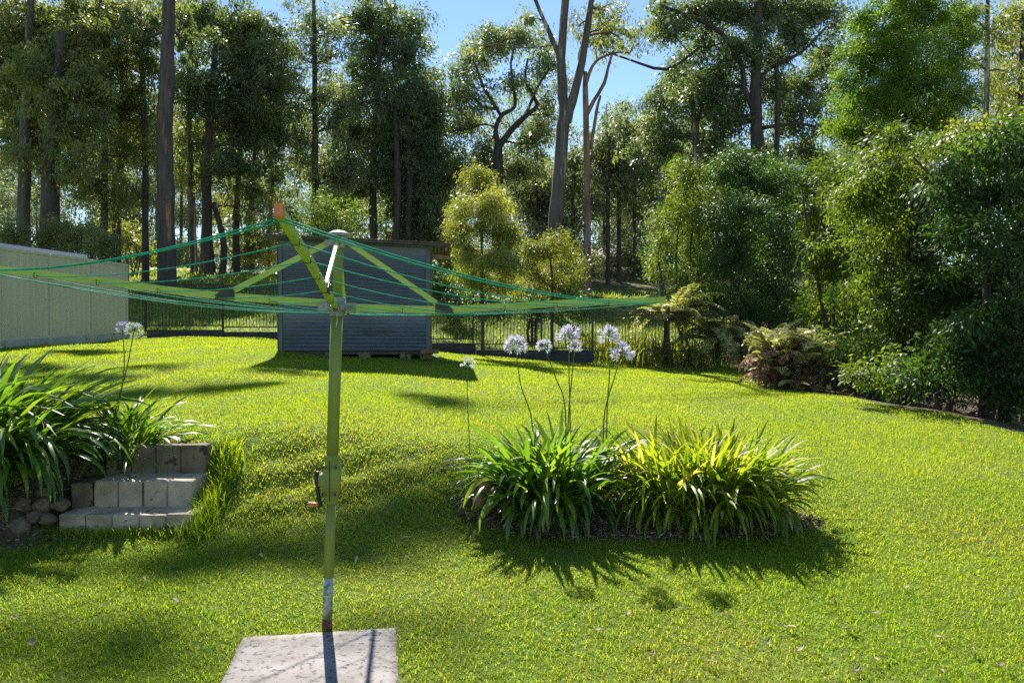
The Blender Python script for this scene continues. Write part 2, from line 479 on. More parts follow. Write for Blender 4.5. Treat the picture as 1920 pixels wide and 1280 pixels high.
def ribbons(P, az, e0, curl, L, W, tint, nseg=6, fold=.25, pw=1.4, tipw=.08, roll=None):
    """arching strap leaves, three corners across"""
    n = len(P)
    s = np.linspace(0, 1, nseg + 1)
    e = e0[:, None] - curl[:, None] * s[None, :] ** pw
    e = np.maximum(e, -1.45)
    ds = L[:, None] / nseg
    h = np.concatenate([np.zeros((n, 1)), np.cumsum(np.cos(e[:, :-1]) * ds, 1)], 1)
    z = np.concatenate([np.zeros((n, 1)), np.cumsum(np.sin(e[:, :-1]) * ds, 1)], 1)
    ca, sa = np.cos(az)[:, None], np.sin(az)[:, None]
    C = np.stack([P[:, 0:1] + h * ca, P[:, 1:2] + h * sa, P[:, 2:3] + z], 2)
    wprof = np.interp(s, [0, .12, .55, .85, 1], [.55, .8, 1, .75, tipw])
    side = np.stack([-sa, ca, np.zeros_like(sa)], 2)
    nrm = np.stack([-np.sin(e) * ca, -np.sin(e) * sa, np.cos(e)], 2)
    rr = (rng.normal(size=(n, 1)) * .35 if roll is None else roll[:, None]) * (.3 + s[None, :])
    sd = side * np.cos(rr)[..., None] + nrm * np.sin(rr)[..., None]
    hw = (W[:, None] * wprof[None, :] * .5)[..., None]
    Lf = C + sd * hw + nrm * hw * fold
    Rt = C - sd * hw + nrm * hw * fold
    v = np.stack([Lf, C, Rt], 2).reshape(-1, 3)
    base = (np.arange(n) * (nseg + 1) * 3)[:, None, None]
    k = (np.arange(nseg) * 3)[None, :, None]
    q = np.array([[0, 1, 4, 3], [1, 2, 5, 4]])
    f = (base[..., None] + k[..., None] + q[None, None]).reshape(-1, 4)
    return v, f, np.repeat(tint, nseg * 2), C

def join(parts):
    vs, fs, ts, o = [], [], [], 0
    for v, f, t_ in parts:
        vs.append(v); fs.append(f + o); ts.append(t_); o += len(v)
    return np.concatenate(vs), np.concatenate(fs), np.concatenate(ts)

def put(name, parts, mat, parent=None, smooth=False):
    v, f, t_ = join(parts)
    me = mesh_np(name, v, f, t_, smooth)
    return link(name, me, MAT[mat], parent)

# ------------------------------------------------------------------ lawn
def vnoise(x, y, s, seed=0):
    r = np.random.default_rng(seed)
    out = np.zeros_like(x)
    for k in range(5):
        a = r.uniform(0, 6.28); f = s * r.uniform(.6, 1.8)
        out += np.sin((x * math.cos(a) + y * math.sin(a)) * f + r.uniform(0, 6.28) + 1.3 * np.sin((x * math.sin(a) - y * math.cos(a)) * f * .7))
    return out / 5
def blocked(x, y):
    b = (x > edge(y) + .12 * np.sin(y * 3.1)) | (x < -10.2)
    # slab, steps, shed
    sx = x + .94; sy = y - 3.37
    wv = .014 * np.sin(x * 41) + .014 * np.sin(y * 37)
    b |= (x > np.interp(y, [2.9, 3.8], [-1.24, -1.375]) + wv) & (x < np.interp(y, [3.0, 3.93], [-.485, -.64]) + wv) & (y < 3.775 + (x + 1.4) * .17 + wv) & (y > 2.9)
    b |= (x > -3.46) & (x < -2.43) & (y > 5.57) & (y < 5.86)
    b |= (x > -3.5) & (x < -2.55) & (y > 5.8) & (y < 6.33)
    b |= (x > -4.6) & (x < -1.6) & (y > 14.6) & (y < 17.8)
    b |= (x < -3.5) & (y > 5.15) & (y < 6.9)
    return b
def lawn_blades():
    parts = []
    for y0, y1, dens, hh, ww, nseg in ((2.4, 3.6, 17000, .036, .0034, 2), (3.6, 5.0, 15000, .036, .0038, 2), (5.0, 7.2, 10500, .036, .0046, 2), (7.2, 10, 6000, .034, .006, 1), (10, 14.5, 3000, .034, .009, 1), (14.5, 21.6, 1400, .038, .0135, 1)):
        xm = .78 * y1 + 1.9
        x1_ = min(xm, 7.3); n = int((y1 - y0) * (xm + x1_) * dens)
        y = rng.uniform(y0, y1, n); x = rng.uniform(-xm, min(xm, 7.3), n)
        nt_ = n // 14; kk = rng.integers(0, nt_, n); tuft = rng.random(n) < .6
        x = np.where(tuft, x[kk] + rng.normal(size=n) * .012 * (1 + y0 / 6), x); y = np.where(tuft, y[kk] + rng.normal(size=n) * .012 * (1 + y0 / 6), y)
        keep = ~blocked(x, y) & (np.abs(x) < .78 * y + 1.9)
        nn = vnoise(x, y, 3.2, 3) + .6 * vnoise(x, y, 9, 4)
        bank = np.exp(-((y - 6.15) / .62) ** 2) * (1 - sstep(-.6, .4, x)) * sstep(-2.4, -1.9, x)
        dry = np.clip((vnoise(x, y, 1.5, 8) + .3 * nn + .15) * 1.5, 0, 1) * (1 - sstep(6, 9, y))
        right = sstep(.2, 2.5, x) * (1 - sstep(4.6, 6, y))
        th = np.clip(.93 - .75 * np.clip(nn - .25, 0, 1) * bank * 2 - .3 * dry * (.5 + right), .12, 1)
        bed = (((x - 1.02) / 1.38) ** 2 + ((y - 5.92) / .39) ** 2)
        th = np.where(bed < 1, .015, th)
        keep &= rng.random(n) < th
        x, y, nn, bank, dry, right = (q[keep] for q in (x, y, nn, bank, dry, right))
        n = len(x)
        hmul = (1 + .35 * vnoise(x, y, 2.2, 5)) * rng.uniform(.55, 1.25, n)
        tint = np.clip(rng.normal(.42, .17, n) + .12 * vnoise(x, y, 1.6, 6), 0, .86)
        deadp = .08 + .42 * dry * (.4 + right) + .2 * bank
        tint = np.where(rng.random(n) < deadp, rng.uniform(.9, 1, n), tint)
        P = np.stack([x, y, hgt(x, y) - .004], 1)
        L = hh * hmul * (1 + .5 * bank * rng.random(n))
        W = ww * rng.uniform(.7, 1.3, n)
        az = rng.uniform(0, 6.283, n)
        e0 = rng.uniform(.35, 1.4, n)
        if nseg == 2:
            ca, sa = np.cos(az), np.sin(az)
            side = np.stack([-sa, ca, 0 * sa], 1) * W[:, None] * .5
            d1 = np.stack([ca * np.cos(e0), sa * np.cos(e0), np.sin(e0)], 1)
            e1 = e0 - rng.uniform(.2, 1.1, n)
            d2 = np.stack([ca * np.cos(e1), sa * np.cos(e1), np.sin(e1)], 1)
            m_ = P + d1 * (L * .55)[:, None]
            tp = m_ + d2 * (L * .5)[:, None]
            v = np.stack([P - side, P + side, m_ + side * .9, m_ - side * .9, tp + side * .15, tp - side * .15], 1).reshape(-1, 3)
            b6 = (np.arange(n) * 6)[:, None]
            f = np.concatenate([b6 + np.array([[0, 1, 2, 3]]), b6 + np.array([[3, 2, 4, 5]])], 0)
            parts.append((v, f, np.concatenate([tint, tint])))
        else:
            ca, sa = np.cos(az), np.sin(az)
            side = np.stack([-sa, ca, 0 * sa], 1) * W[:, None] * .5
            d1 = np.stack([ca * np.cos(e0), sa * np.cos(e0), np.sin(e0)], 1)
            tp = P + d1 * L[:, None]
            v = np.stack([P - side, P + side, tp + side * .2, tp - side * .2], 1).reshape(-1, 3)
            parts.append((v, np.arange(4 * n).reshape(n, 4), tint))
    o = put('lawn_grass', parts, 'lawn_blade')
    tag(o, 'short sunlit green lawn grass covering the sloping yard', 'grass', kind='stuff')
lawn_blades()

def tall_grass(name, label, pts, n, hh, ww, mat, spread, kind='stuff', zlift=0, cat='grass'):
    P = []
    k = rng.integers(0, len(pts), n)
    base = np.array([(p_[0], p_[1]) for p_ in pts])[k] + rng.normal(size=(n, 2)) * spread
    z = hgt(base[:, 0], base[:, 1])
    P = np.stack([base[:, 0], base[:, 1], z - .01 + zlift], 1)
    v, f, t_, _ = ribbons(P, rng.uniform(0, 6.28, n), rng.uniform(1.1, 1.5, n), rng.uniform(.2, 1.6, n), hh * rng.uniform(.5, 1.15, n), ww * rng.uniform(.7, 1.2, n), np.clip(rng.normal(.45, .2, n), 0, .88), 4)
    o = put(name, [(v, f, t_)], mat)
    return tag(o, label, cat, kind=kind)
tall_grass('long_grass', 'long uncut grass growing beside the concrete block steps', [(-2.36, 5.55), (-2.38, 5.75), (-2.42, 5.95), (-2.45, 6.15), (-2.4, 6.35)], 650, .22, .007, 'lawn_blade', (.06, .1))
tall_grass('long_grass', 'short fringe of grass along the foot of the bottom step', [(-3.4 + .1 * k, 5.52) for k in range(11)], 500, .09, .006, 'lawn_blade', (.05, .03))
tall_grass('long_grass', 'tall pale reedy grass behind the black metal fence', [(2.0 + .35 * k, 23.3 + .4 * math.sin(k)) for k in range(14)] + [(2.6 + .4 * k, 23.0) for k in range(8)], 1500, 1.0, .028, 'wattle_leaf', (.3, .6))
# rough grass on the rise beyond the fence
def rough():
    n = 90000
    y = 21.7 + (rng.random(n) ** 1.5) * 24; x = rng.uniform(-1, 1, n) * (.74 * y)
    keep = rng.random(n) < .55 + .45 * vnoise(x, y, .8, 12)
    keep &= ~((x > edge(y)) & (y < 26))
    x, y = x[keep], y[keep]; n = len(x)
    P = np.stack([x, y, hgt(x, y) - .01], 1)
    az = rng.uniform(0, 6.28, n); e0 = rng.uniform(.7, 1.5, n)
    side = np.stack([-np.sin(az), np.cos(az), 0 * az], 1) * (rng.uniform(.012, .03, n) * (y / 24))[:, None]
    d1 = np.stack([np.cos(az) * np.cos(e0), np.sin(az) * np.cos(e0), np.sin(e0)], 1)
    tp = P + d1 * rng.uniform(.05, .16, n)[:, None] * (y / 24)[:, None]
    v = np.stack([P - side, P + side, tp + side * .2, tp - side * .2], 1).reshape(-1, 3)
    o = put('rough_grass', [(v, np.arange(4 * n).reshape(n, 4), rng.random(n))], 'far_blade')
    tag(o, 'dappled rough grass rising under the gum trees behind the fence', 'grass', kind='stuff')
rough()

# ------------------------------------------------------------------ rotary clothesline
HUB = Vector((-.922, 3.9, 1.735))
BASE = Vector((-.99, 3.93, -.03))
TOP = Vector((-.912, 3.9, 2.12))
rc = empty('rotary_clothesline', (BASE.x, BASE.y, 0), 'green rotary clothesline with wind-up post standing behind the concrete slab', 'clothesline')
axd = (HUB - BASE).normalized()
def onpole(z): return BASE + axd * ((z - BASE.z) / axd.z)
mb = MB(); mb.tube([onpole(-.03), onpole(.075)], [.0285, .028], 20); mb.build('rusted_foot', MAT['rust'], rc, True)
mb = MB(); mb.tube([onpole(.0752), onpole(.30)], .0262, 20); mb.build('bare_steel_tube', MAT['zinc'], rc, True)
mb = MB(); mb.tube([onpole(.3002), onpole(.71)], .0272, 20); mb.build('lower_pole', MAT['pole_paint'], rc, True)
mb = MB(); mb.tube([onpole(.95), onpole(1.72)], .0315, 20); mb.build('upper_pole', MAT['pole_paint'], rc, True)
mb = MB(); mb.tube([onpole(1.76), TOP - Vector((0, 0, .04))], .0255, 16); mb.build('mast', MAT['pole_paint'], rc, True)
# winder housing
mb = MB()
mb.lathe([(.030, -.002), (.036, 0), (.038, .02), (.036, .028), (.046, .055), (.050, .09), (.050, .17), (.045, .195), (.037, .215), (.037, .235), (.040, .24), (.040, .255), (.034, .262)], onpole(.695), 20, axd)
gear = onpole(.82) + Vector((-.045, -.005, 0))
mb.tube([gear + Vector((.05, .02, 0)), gear + Vector((-.005, -.006, 0)), gear + Vector((-.02, -.008, 0))], [.042, .041, .033], 18)
for s_ in (-1, 1):
    for zz in (.752, .895):
        mb.tube([onpole(zz) + Vector((s_ * .033, -.052, 0)), onpole(zz) + Vector((s_ * .033, -.02, 0))], .0105, 8)
wh = mb.build('winder_housing', MAT['pole_paint'], rc, True)
for s_ in (-1, 1):
    for zz in (.752, .895):
        mb = MB(); mb.lathe([(.0066, 0), (.0066, .004), (.003, .006)], onpole(zz) + Vector((s_ * .033, -.053, 0)), 8, (0, -1, 0)); mb.build('bolt', MAT['black_plastic'], wh)
        bpy.data.objects[-1] if False else None
mb = MB(); mb.box(onpole(.82) + Vector((.001, -.0515, 0)), (.004, .006, .21), bevel=.001); mb.build('seam', MAT['dark_bracket'], wh)
c0 = gear + Vector((-.026, -.008, .035))
mb = MB()
mb.bar([c0 + Vector((0, 0, .012)), c0 + Vector((-.004, 0, -.03)), c0 + Vector((.001, 0, -.09)), c0 + Vector((.012, 0, -.15)), c0 + Vector((.018, 0, -.175))], .026, .016, Vector((1, 0, 0)))
mb.tube([c0 + Vector((.012, 0, -.035)), c0 + Vector((-.012, 0, -.035))], .019, 12)
ch = mb.build('crank_handle', MAT['black_plastic'], rc, True)
g0 = c0 + Vector((.006, -.0, -.163))
mb = MB(); mb.tube([g0, g0 + Vector((-.02, 0, 0)), g0 + Vector((-.045, 0, 0)), g0 + Vector((-.056, 0, .001))], [.0095, .0105, .0135, .0145], 12); mb.build('grip', MAT['orange_plastic'], ch, True)

# hub castings
aA = Vector((.1414, -.99, 0)); aC = Vector((.99, .1414, 0)); aB = -aC; aD = -aA
mb = MB()
mb.lathe([(.034, -.05), (.038, -.045), (.038, -.02), (.05, -.015), (.052, .02), (.044, .028), (.04, .05), (.028, .055)], HUB, 20)
for d in (aA, aB, aC, aD):
    s_ = d.cross(Vector((0, 0, 1)))
    for q in (-1, 1):
        mb.bar([HUB + d * .035 + s_ * q * .017, HUB + d * .095 + s_ * q * .017], .006, .046)
    mb.tube([HUB + d * .078 - s_ * .026, HUB + d * .078 + s_ * .026], .006, 8)
mb.build('hub', MAT['casting'], rc)
mb = MB(); mb.tube([HUB + Vector((.012, -.052, -.03)), HUB + Vector((.012, -.052, -.085)), HUB + Vector((.006, -.05, -.105))], .003, 6); mb.build('locking_pin', MAT['zinc'], rc)
mb = MB()
mb.lathe([(.026, -.075), (.034, -.07), (.036, -.03), (.028, -.02)], TOP, 18)
for d in (aA, aB, aC, aD):
    s_ = d.cross(Vector((0, 0, 1)))
    for q in (-1, 1):
        mb.bar([TOP + d * .03 + s_ * q * .014 - Vector((0, 0, .045)), TOP + d * .07 + s_ * q * .014 - Vector((0, 0, .05))], .005, .03)
mb.build('top_collar', MAT['casting'], rc)
mb = MB(); mb.lathe([(.062, -.014), (.063, -.008), (.055, .002), (.035, .012), (.01, .016), (.002, .0162)], TOP, 24); mb.build('rain_cap', MAT['casting'], rc, True)

PROF = {'A': [(.05, 1.745), (.35, 1.765), (.54, 1.79), (1.1, 1.872), (1.41, 1.906), (1.79, 1.955)],
        'B': [(.05, 1.755), (.3, 1.77), (.567, 1.788), (.85, 1.818), (1.14, 1.858), (1.73, 1.925), (1.79, 1.932)],
        'C': [(.05, 1.735), (.3, 1.726), (.553, 1.722), (.9, 1.742), (1.217, 1.762), (1.79, 1.782)],
        'D': [(.05, 1.735), (.3, 1.728), (.56, 1.722), (.9, 1.732), (1.3, 1.745), (1.79, 1.762)]}
DIR = {'A': aA, 'B': aB, 'C': aC, 'D': aD}
def armp(k, t_):
    z = np.interp(t_, [q[0] for q in PROF[k]], [q[1] for q in PROF[k]])
    p_ = HUB + DIR[k] * t_
    return Vector((p_.x, p_.y, float(z)))
RINGS = (1.76, 1.47, 1.18, .89, .61, .34)
for k in 'ABCD':
    ts = np.linspace(.055, 1.77, 16)
    mb = MB(); mb.bar([armp(k, t_) for t_ in ts], .024, .039, taper=np.interp(ts, [0, 1.79], [1.0, .88]))
    arm = mb.build('arm', MAT['arm_paint'], rc)
    mb = MB(); mb.bar([armp(k, 1.765), armp(k, 1.80)], .024, .037); ec = mb.build('end_cap', MAT['orange_plastic' if k in 'AB' else 'arm_paint'], arm)
    side = DIR[k].cross(Vector((0, 0, 1)))
    for rr_ in RINGS[1:]:
        c = armp(k, rr_)
        mb = MB()
        mb.tube([c + side * .0135 + Vector((0, 0, -.008)), c + side * .012 + Vector((0, 0, -.022)), c - side * .012 + Vector((0, 0, -.022)), c - side * .0135 + Vector((0, 0, -.008))], .0018, 5)
        mb.tube([c - side * .0135, c + side * .0135], .0035, 8)
        mb.build('line_hook', MAT['black_plastic'], arm)
    bt = .56
    d = DIR[k]
    p0 = TOP + d * .055 - Vector((0, 0, .05)); p1 = armp(k, bt - .03) + Vector((0, 0, .03))
    mb = MB(); mb.bar([p0, p1], .014, .028)
    st = mb.build('strut', MAT['arm_paint'], rc)
    mb = MB()
    c = armp(k, bt)
    tang = (armp(k, bt + .05) - armp(k, bt - .05)).normalized()
    for q in (-1, 1):
        pts = [c + side * q * .0175 + tang * a_ + Vector((0, 0, b_)) for a_, b_ in ((-.045, .034), (-.03, .045), (-.012, .05), (.045, .005), (.045, -.018), (-.045, -.012))]
        pin = [v - side * q * .003 for v in pts]
        n_ = 6
        mb.add(pts + pin, [tuple(range(6)), tuple(range(11, 5, -1))] + [(i, (i + 1) % 6, 6 + (i + 1) % 6, 6 + i) for i in range(6)])
    mb.tube([c - side * .022 + Vector((0, 0, .028)) - tang * .03, c + side * .022 + Vector((0, 0, .028)) - tang * .03], .005, 8)
    mb.build('bracket', MAT['dark_bracket'], st)
# plastic coated lines, one length from arm to arm
sagof = {('A', 'C'): .07, ('B', 'A'): .05, ('D', 'C'): .045, ('B', 'D'): .06}
for (k1, k2), sg in sagof.items():
    for i, rr_ in enumerate(RINGS):
        for dbl in ((0, .013) if i == 0 and (k1, k2) != ('D', 'C') else (0,)):
            p0, p1 = armp(k1, rr_ - dbl) + Vector((0, 0, -.012 - .5 * dbl)), armp(k2, rr_ - dbl) + Vector((0, 0, -.012 - .5 * dbl))
            s_ = sg * (rr_ / 1.76) ** 1.3 * random.uniform(.85, 1.25) * (1.0 + dbl * 6)
            pts = [p0.lerp(p1, u) - Vector((0, 0, s_ * 4 * u * (1 - u))) for u in np.linspace(0, 1, 15)]
            mb = MB(); mb.tube(pts, .0024 if i else .0027, 6); mb.build('line', MAT['line_green'], rc, True)

# ------------------------------------------------------------------ concrete slab
zs = .034
cor = [Vector((-1.39, 3.80, zs)), Vector((-.62, 3.93, zs)), Vector((-.46, 3.0, zs)), Vector((-1.24, 2.87, zs))]
mb = MB()
cen = sum(cor, Vector()) / 4
n_ = 14
top = []
for i in range(n_ + 1):
    for j in range(n_ + 1):
        u, v_ = i / n_, j / n_
        p_ = (cor[0].lerp(cor[1], u)).lerp(cor[3].lerp(cor[2], u), v_)
        e_ = min(u, 1 - u, v_, 1 - v_)
        jit = .006 if e_ == 0 else 0
        top.append(p_ + Vector((random.uniform(-jit, jit), random.uniform(-jit, jit), random.uniform(-.001, .001) - (.006 if e_ == 0 else 0))))
mb.add(top, [(i * (n_ + 1) + j, i * (n_ + 1) + j + 1, (i + 1) * (n_ + 1) + j + 1, (i + 1) * (n_ + 1) + j) for i in range(n_) for j in range(n_)])
rim = [i * (n_ + 1) for i in range(n_ + 1)] + [n_ * (n_ + 1) + j for j in range(1, n_ + 1)] + [i * (n_ + 1) + n_ for i in range(n_ - 1, -1, -1)] + [j for j in range(n_ - 1, 0, -1)]
lowr = [top[i] + (top[i] - cen) * .006 - Vector((0, 0, .10)) for i in rim]
b0 = len(mb.v); mb.add(lowr, [])
for a_ in range(len(rim)):
    c_ = (a_ + 1) % len(rim)
    mb.f.append((rim[a_], rim[c_], b0 + c_, b0 + a_))
o = mb.build('concrete_slab', MAT['concrete'], None, True)
tag(o, 'pale speckled concrete slab set in the lawn at the foot of the clothesline', 'slab')

# ------------------------------------------------------------------ block steps
st = empty('garden_steps', (-2.95, 5.8, .05), 'weathered concrete block steps cut into the grass bank', 'steps')
def block(x0, x1, y0, y1, z0, z1, mat='block'):
    mb = MB()
    rot = Matrix.Rotation(random.uniform(-.02, .02), 3, 'Z') @ Matrix.Rotation(random.uniform(-.012, .012), 3, 'Y')
    mb.box(((x0 + x1) / 2, (y0 + y1) / 2 + random.uniform(-.006, .006), (z0 + z1) / 2 + random.uniform(-.004, .004)), (x1 - x0 - .007, y1 - y0, z1 - z0), rot, bevel=.008)
    mb.build('block', MAT[mat], st)
for k in range(5): block(-3.44 + .204 * k, -3.236 + .204 * k, 5.58, 5.87, .03, .217)
for k in range(4): block(-3.315 + .193 * k, -3.122 + .193 * k, 5.845, 6.22, .2, .416)
block(-3.50, -3.325, 5.84, 6.15, .17, .40, 'block_dark')
for k in range(4): block(-3.41 + .21 * k, -3.20 + .21 * k, 6.19, 6.34, .38, .64 + .004 * k, 'block_dark')

# rocks
def rock(name, c, r, mat, label, cat='rock', group=None, sq=(1, 1, .75), seed=0):
    rr = random.Random(seed)
    bmv = []
    nl, nm = 9, 14
    ph = [rr.uniform(0, 6.28) for _ in range(6)]
    vs, fs = [], []
    for i in range(nl + 1):
        th = math.pi * i / nl
        for j in range(nm):
            a = 2 * math.pi * j / nm
            d = Vector((math.sin(th) * math.cos(a), math.sin(th) * math.sin(a), math.cos(th)))
            k = 1 + .25 * math.sin(3 * d.x + ph[0]) * math.sin(4 * d.y + ph[1]) + .16 * math.sin(5 * d.z + ph[2] + 4 * d.x)
            k = min(k, .98)
            m_ = max(abs(d.x), abs(d.y), abs(d.z))
            d2 = d * (k * (.78 + .22 / m_))
            vs.append((d2.x * r * sq[0], d2.y * r * sq[1], d2.z * r * sq[2]))
    for i in range(nl):
        for j in range(nm):
            fs.append((i * nm + j, i * nm + (j + 1) % nm, (i + 1) * nm + (j + 1) % nm, (i + 1) * nm + j))
    me = bpy.data.meshes.new(name); me.from_pydata(vs, [], [f[::-1] for f in fs]); me.update()
    o = link(name, me, MAT[mat], None, True)
    o.location = c; o.rotation_euler = (rr.uniform(-.3, .3), rr.uniform(-.3, .3), rr.uniform(0, 6))
    tag(o, label, cat, group)
    return o
rk = [(36, 985, 5.42, .085, 'round brown rock low in the garden edge left of the steps'), (64, 968, 5.46, .055, 'small dark rock wedged beside the round brown rock'),
      (88, 972, 5.5, .075, 'flat rock touching the left end of the bottom step'), (112, 946, 5.66, .09, 'pale slanted rock above the left end of the bottom step'),
      (80, 948, 5.62, .08, 'grey rock under the drooping strap leaves left of the steps'), (40, 948, 5.55, .08, 'small tan rock half hidden behind the round brown rock'), (8, 965, 5.5, .1, 'dark rock at the left edge under the strap leaves'),
      (80, 925, 5.7, .06, 'small upright rock highest in the rock edge')]
for i, (x, y, Y, r, lb) in enumerate(rk):
    p_ = at(x, y, Y)
    rock('rock', p_, r, 'rock', lb, group='rocks edging the left garden bed', sq=(1.25 if i in (2, 3, 6) else 1, .9, .6 if i in (2, 3) else .85), seed=i + 3)
for i, (x, y, Y, r, lb) in enumerate([(903, 912, 5.75, .085, 'brown stone at the left end of the middle flower bed'), (928, 928, 5.68, .08, 'brown stone under the arching leaves of the middle bed'), (900, 938, 5.66, .065, 'small low brown stone at the toe of the middle bed'), (952, 945, 5.66, .07, 'dark stone deepest under the leaves of the middle bed')]):
    rock('rock', at(x, y, Y), r, 'brick_rock', lb, group='stones edging the middle bed', sq=(1.1, .9, .9), seed=i + 30)

# ------------------------------------------------------------------ agapanthus
def clump(name, label, c, rad, n, L, W, mat, group, zb=None, flat=.6, curl=(.9, 2.3), skirt=0):
    o = empty(name, (c[0], c[1], H(c[0], c[1])), label, 'flowering plant', group)
    r = np.sqrt(rng.random(n)); az0 = rng.uniform(0, 6.283, n)
    x = c[0] + rad[0] * r * np.cos(az0); y = c[1] + rad[1] * r * np.sin(az0)
    z = hgt(x, y) if zb is None else np.maximum(hgt(x, y), zb)
    az = np.arctan2((y - c[1]) / rad[1] + rng.normal(size=n) * .75, (x - c[0]) / rad[0] + rng.normal(size=n) * .75)
    e0 = 1.5 - flat * r * rng.uniform(.4, 1.3, n)
    cu = rng.uniform(curl[0], curl[1], n) * (.55 + .6 * r)
    Lm = np.ones(n)
    if skirt:                                    # outer leaves that fold over to the ground
        q = rng.random(n) < skirt
        a2 = rng.uniform(-2.9, -.25, n)
        x = np.where(q, c[0] + rad[0] * 1.0 * np.cos(a2) * rng.uniform(.8, 1.05, n), x); y = np.where(q, c[1] + rad[1] * np.sin(a2) * rng.uniform(.8, 1.1, n), y)
        az = np.where(q, a2 * .6 - .4 * 1.57 + rng.normal(size=n) * .6, az)
        e0 = np.where(q, rng.uniform(.9, 1.35, n), e0); cu = np.where(q, rng.uniform(1.5, 3.5, n), cu); Lm = np.where(q, rng.uniform(.6, 1.0, n), 1)
        z = hgt(x, y) if zb is None else np.where(q, np.maximum(hgt(x, y), zb * .6), z)
    tint = np.clip(rng.normal(.42, .24, n), 0, .9)
    tint = np.where(rng.random(n) < .05, 1.0, tint)
    v, f, t_, _ = ribbons(np.stack([x, y, z - .02], 1), az, e0, cu, L * Lm * rng.uniform(.6, 1.12, n), W * rng.uniform(.7, 1.2, n), tint, 9, .3)
    lo = put('foliage', [(v, f, t_)], mat, o, smooth=True)
    # brown old leaves at the foot
    m_ = n // 5
    k = rng.integers(0, n, m_)
    v, f, t_, _ = ribbons(np.stack([x, y, z - .02], 1)[k], az[k], rng.uniform(.2, 1.2, m_), rng.uniform(.8, 2.2, m_), L * rng.uniform(.3, .6, m_), W * .5 * np.ones(m_), rng.random(m_), 5)
    put('dead_leaves', [(v, f, t_)], 'dry_litter', o)
    return o

def head(parent_stalk, c, r, white, upd):
    n = int(46 if r > .09 else 30)
    u = rng.uniform(-.55, 1, n); a = rng.uniform(0, 6.283, n)
    s_ = np.sqrt(1 - u * u)
    D = np.stack([s_ * np.cos(a), s_ * np.sin(a), u], 1)
    k = rng.uniform(.45, .62, n) * r
    E = np.array(c) + D * k[:, None] + np.array([0, 0, -.1]) * (k * (1 - u) * .3)[:, None]
    mb = MB()
    for i in range(n):
        mb.tube([c, Vector(c).lerp(Vector(E[i]), .6) + Vector((0, 0, .004)), Vector(E[i])], [.0016, .0013, .0018], 4)
    pe = mb.build('pedicels', MAT['green_stem'], parent_stalk)
    parts = []
    for i in range(n):
        d = D[i].copy(); d[2] -= .12 * (1 - u[i]); d = unit(d)
        openf = rng.uniform(.35, .9)
        if rng.random() < (.25 if not white else .5): openf = .12
        ref = unit(np.cross(d, [.3, .5, .8])); ref2 = np.cross(d, ref)
        aa = np.arange(6) * math.pi / 3 + rng.uniform(0, 1)
        rad = ref[None] * np.cos(aa)[:, None] + ref2[None] * np.sin(aa)[:, None]
        dirs = d[None] + rad * openf
        P = np.repeat(E[i][None], 6, 0) + rad * .003
        v, f, t_ = leaves_np(P, dirs, np.full(6, r * .36), np.full(6, .0085 if not white else .0065), np.clip(rng.normal(.3 + .35 * (1 - u[i]), .2) * np.ones(6), 0, 1))
        parts.append((v, f, t_))
    put('flower_head', parts, 'petal_white' if white else 'petal', parent_stalk)

def stalk(parent, pts, Yt, Yb, rpx, white=False, lean=0, thick=.0055):
    """pts: pixels from the flower head down to where the stalk meets the leaves"""
    k = len(pts)
    P = [at(x, y, Yt + (Yb - Yt) * i / (k - 1)) for i, (x, y) in enumerate(pts)]
    P.append(Vector((P[-1].x, P[-1].y, H(P[-1].x, P[-1].y))))
    # smooth
    Q = []
    for i in range(len(P) - 1):
        p0, p1, p2, p3 = P[max(i - 1, 0)], P[i], P[i + 1], P[min(i + 2, len(P) - 1)]
        for s_ in range(5):
            u = s_ / 5
            Q.append(.5 * ((2 * p1) + (p2 - p0) * u + (2 * p0 - 5 * p1 + 4 * p2 - p3) * u * u + (3 * p1 - p0 - 3 * p2 + p3) * u ** 3))
    Q.append(P[-1])
    mb = MB(); mb.tube(Q, list(np.linspace(thick * .75, thick * 1.15, len(Q))), 7)
    st_ = mb.build('flower_stalk', MAT['green_stem'], parent, True)
    st_['label'] = 'tall green stalk with a round pale lilac flower head' if not white else 'thin green stalk with a small round white flower head'
    head(st_, P[0], rpx / F * Yt, white, None)
    return st_
GA = 'agapanthus clumps in the garden beds'
c1 = clump('agapanthus_clump', 'broad-leaved dark green agapanthus carrying the lilac flower heads in the middle bed', (.30, 5.96), (.34, .28), 520, .78, .042, 'strap_leaf', GA, zb=.18, flat=.42, curl=(.5, 3.0), skirt=.12)
c2 = clump('agapanthus_clump', 'large yellowish narrow-leaved agapanthus without flowers right of the flowering clump', (1.54, 5.96), (.56, .30), 1350, .72, .030, 'strap_leaf_yellow', GA, zb=.16, flat=.32, curl=(.3, 2.6), skirt=.14)
c3 = clump('agapanthus_clump', 'small sparse agapanthus with one white flower at the left end of the middle bed', (-.12, 6.1), (.24, .14), 130, .46, .022, 'strap_leaf', GA, zb=.22, flat=.7)
c4 = clump('agapanthus_clump', 'huge drooping agapanthus filling the left edge above the rocks', (-4.52, 5.85), (.72, .45), 1250, 1.12, .046, 'strap_leaf', GA, zb=.45, flat=.6, curl=(.6, 2.6), skirt=.2)
c5 = clump('agapanthus_clump', 'medium agapanthus with two flower stalks behind the block steps', (-3.36, 6.42), (.26, .22), 190, .60, .030, 'strap_leaf', GA, zb=.45, flat=.8)
stalk(c3, [(877, 682), (876, 740), (880, 830)], 6.15, 6.12, 17, True, thick=.004)
stalk(c1, [(967, 648), (976, 720), (999, 800)], 5.95, 5.95, 27)
stalk(c1, [(1020, 650), (1042, 708), (1060, 770)], 6.15, 6.02, 19)
stalk(c1, [(1067, 632), (1067, 700), (1069, 800)], 5.9, 5.95, 29)
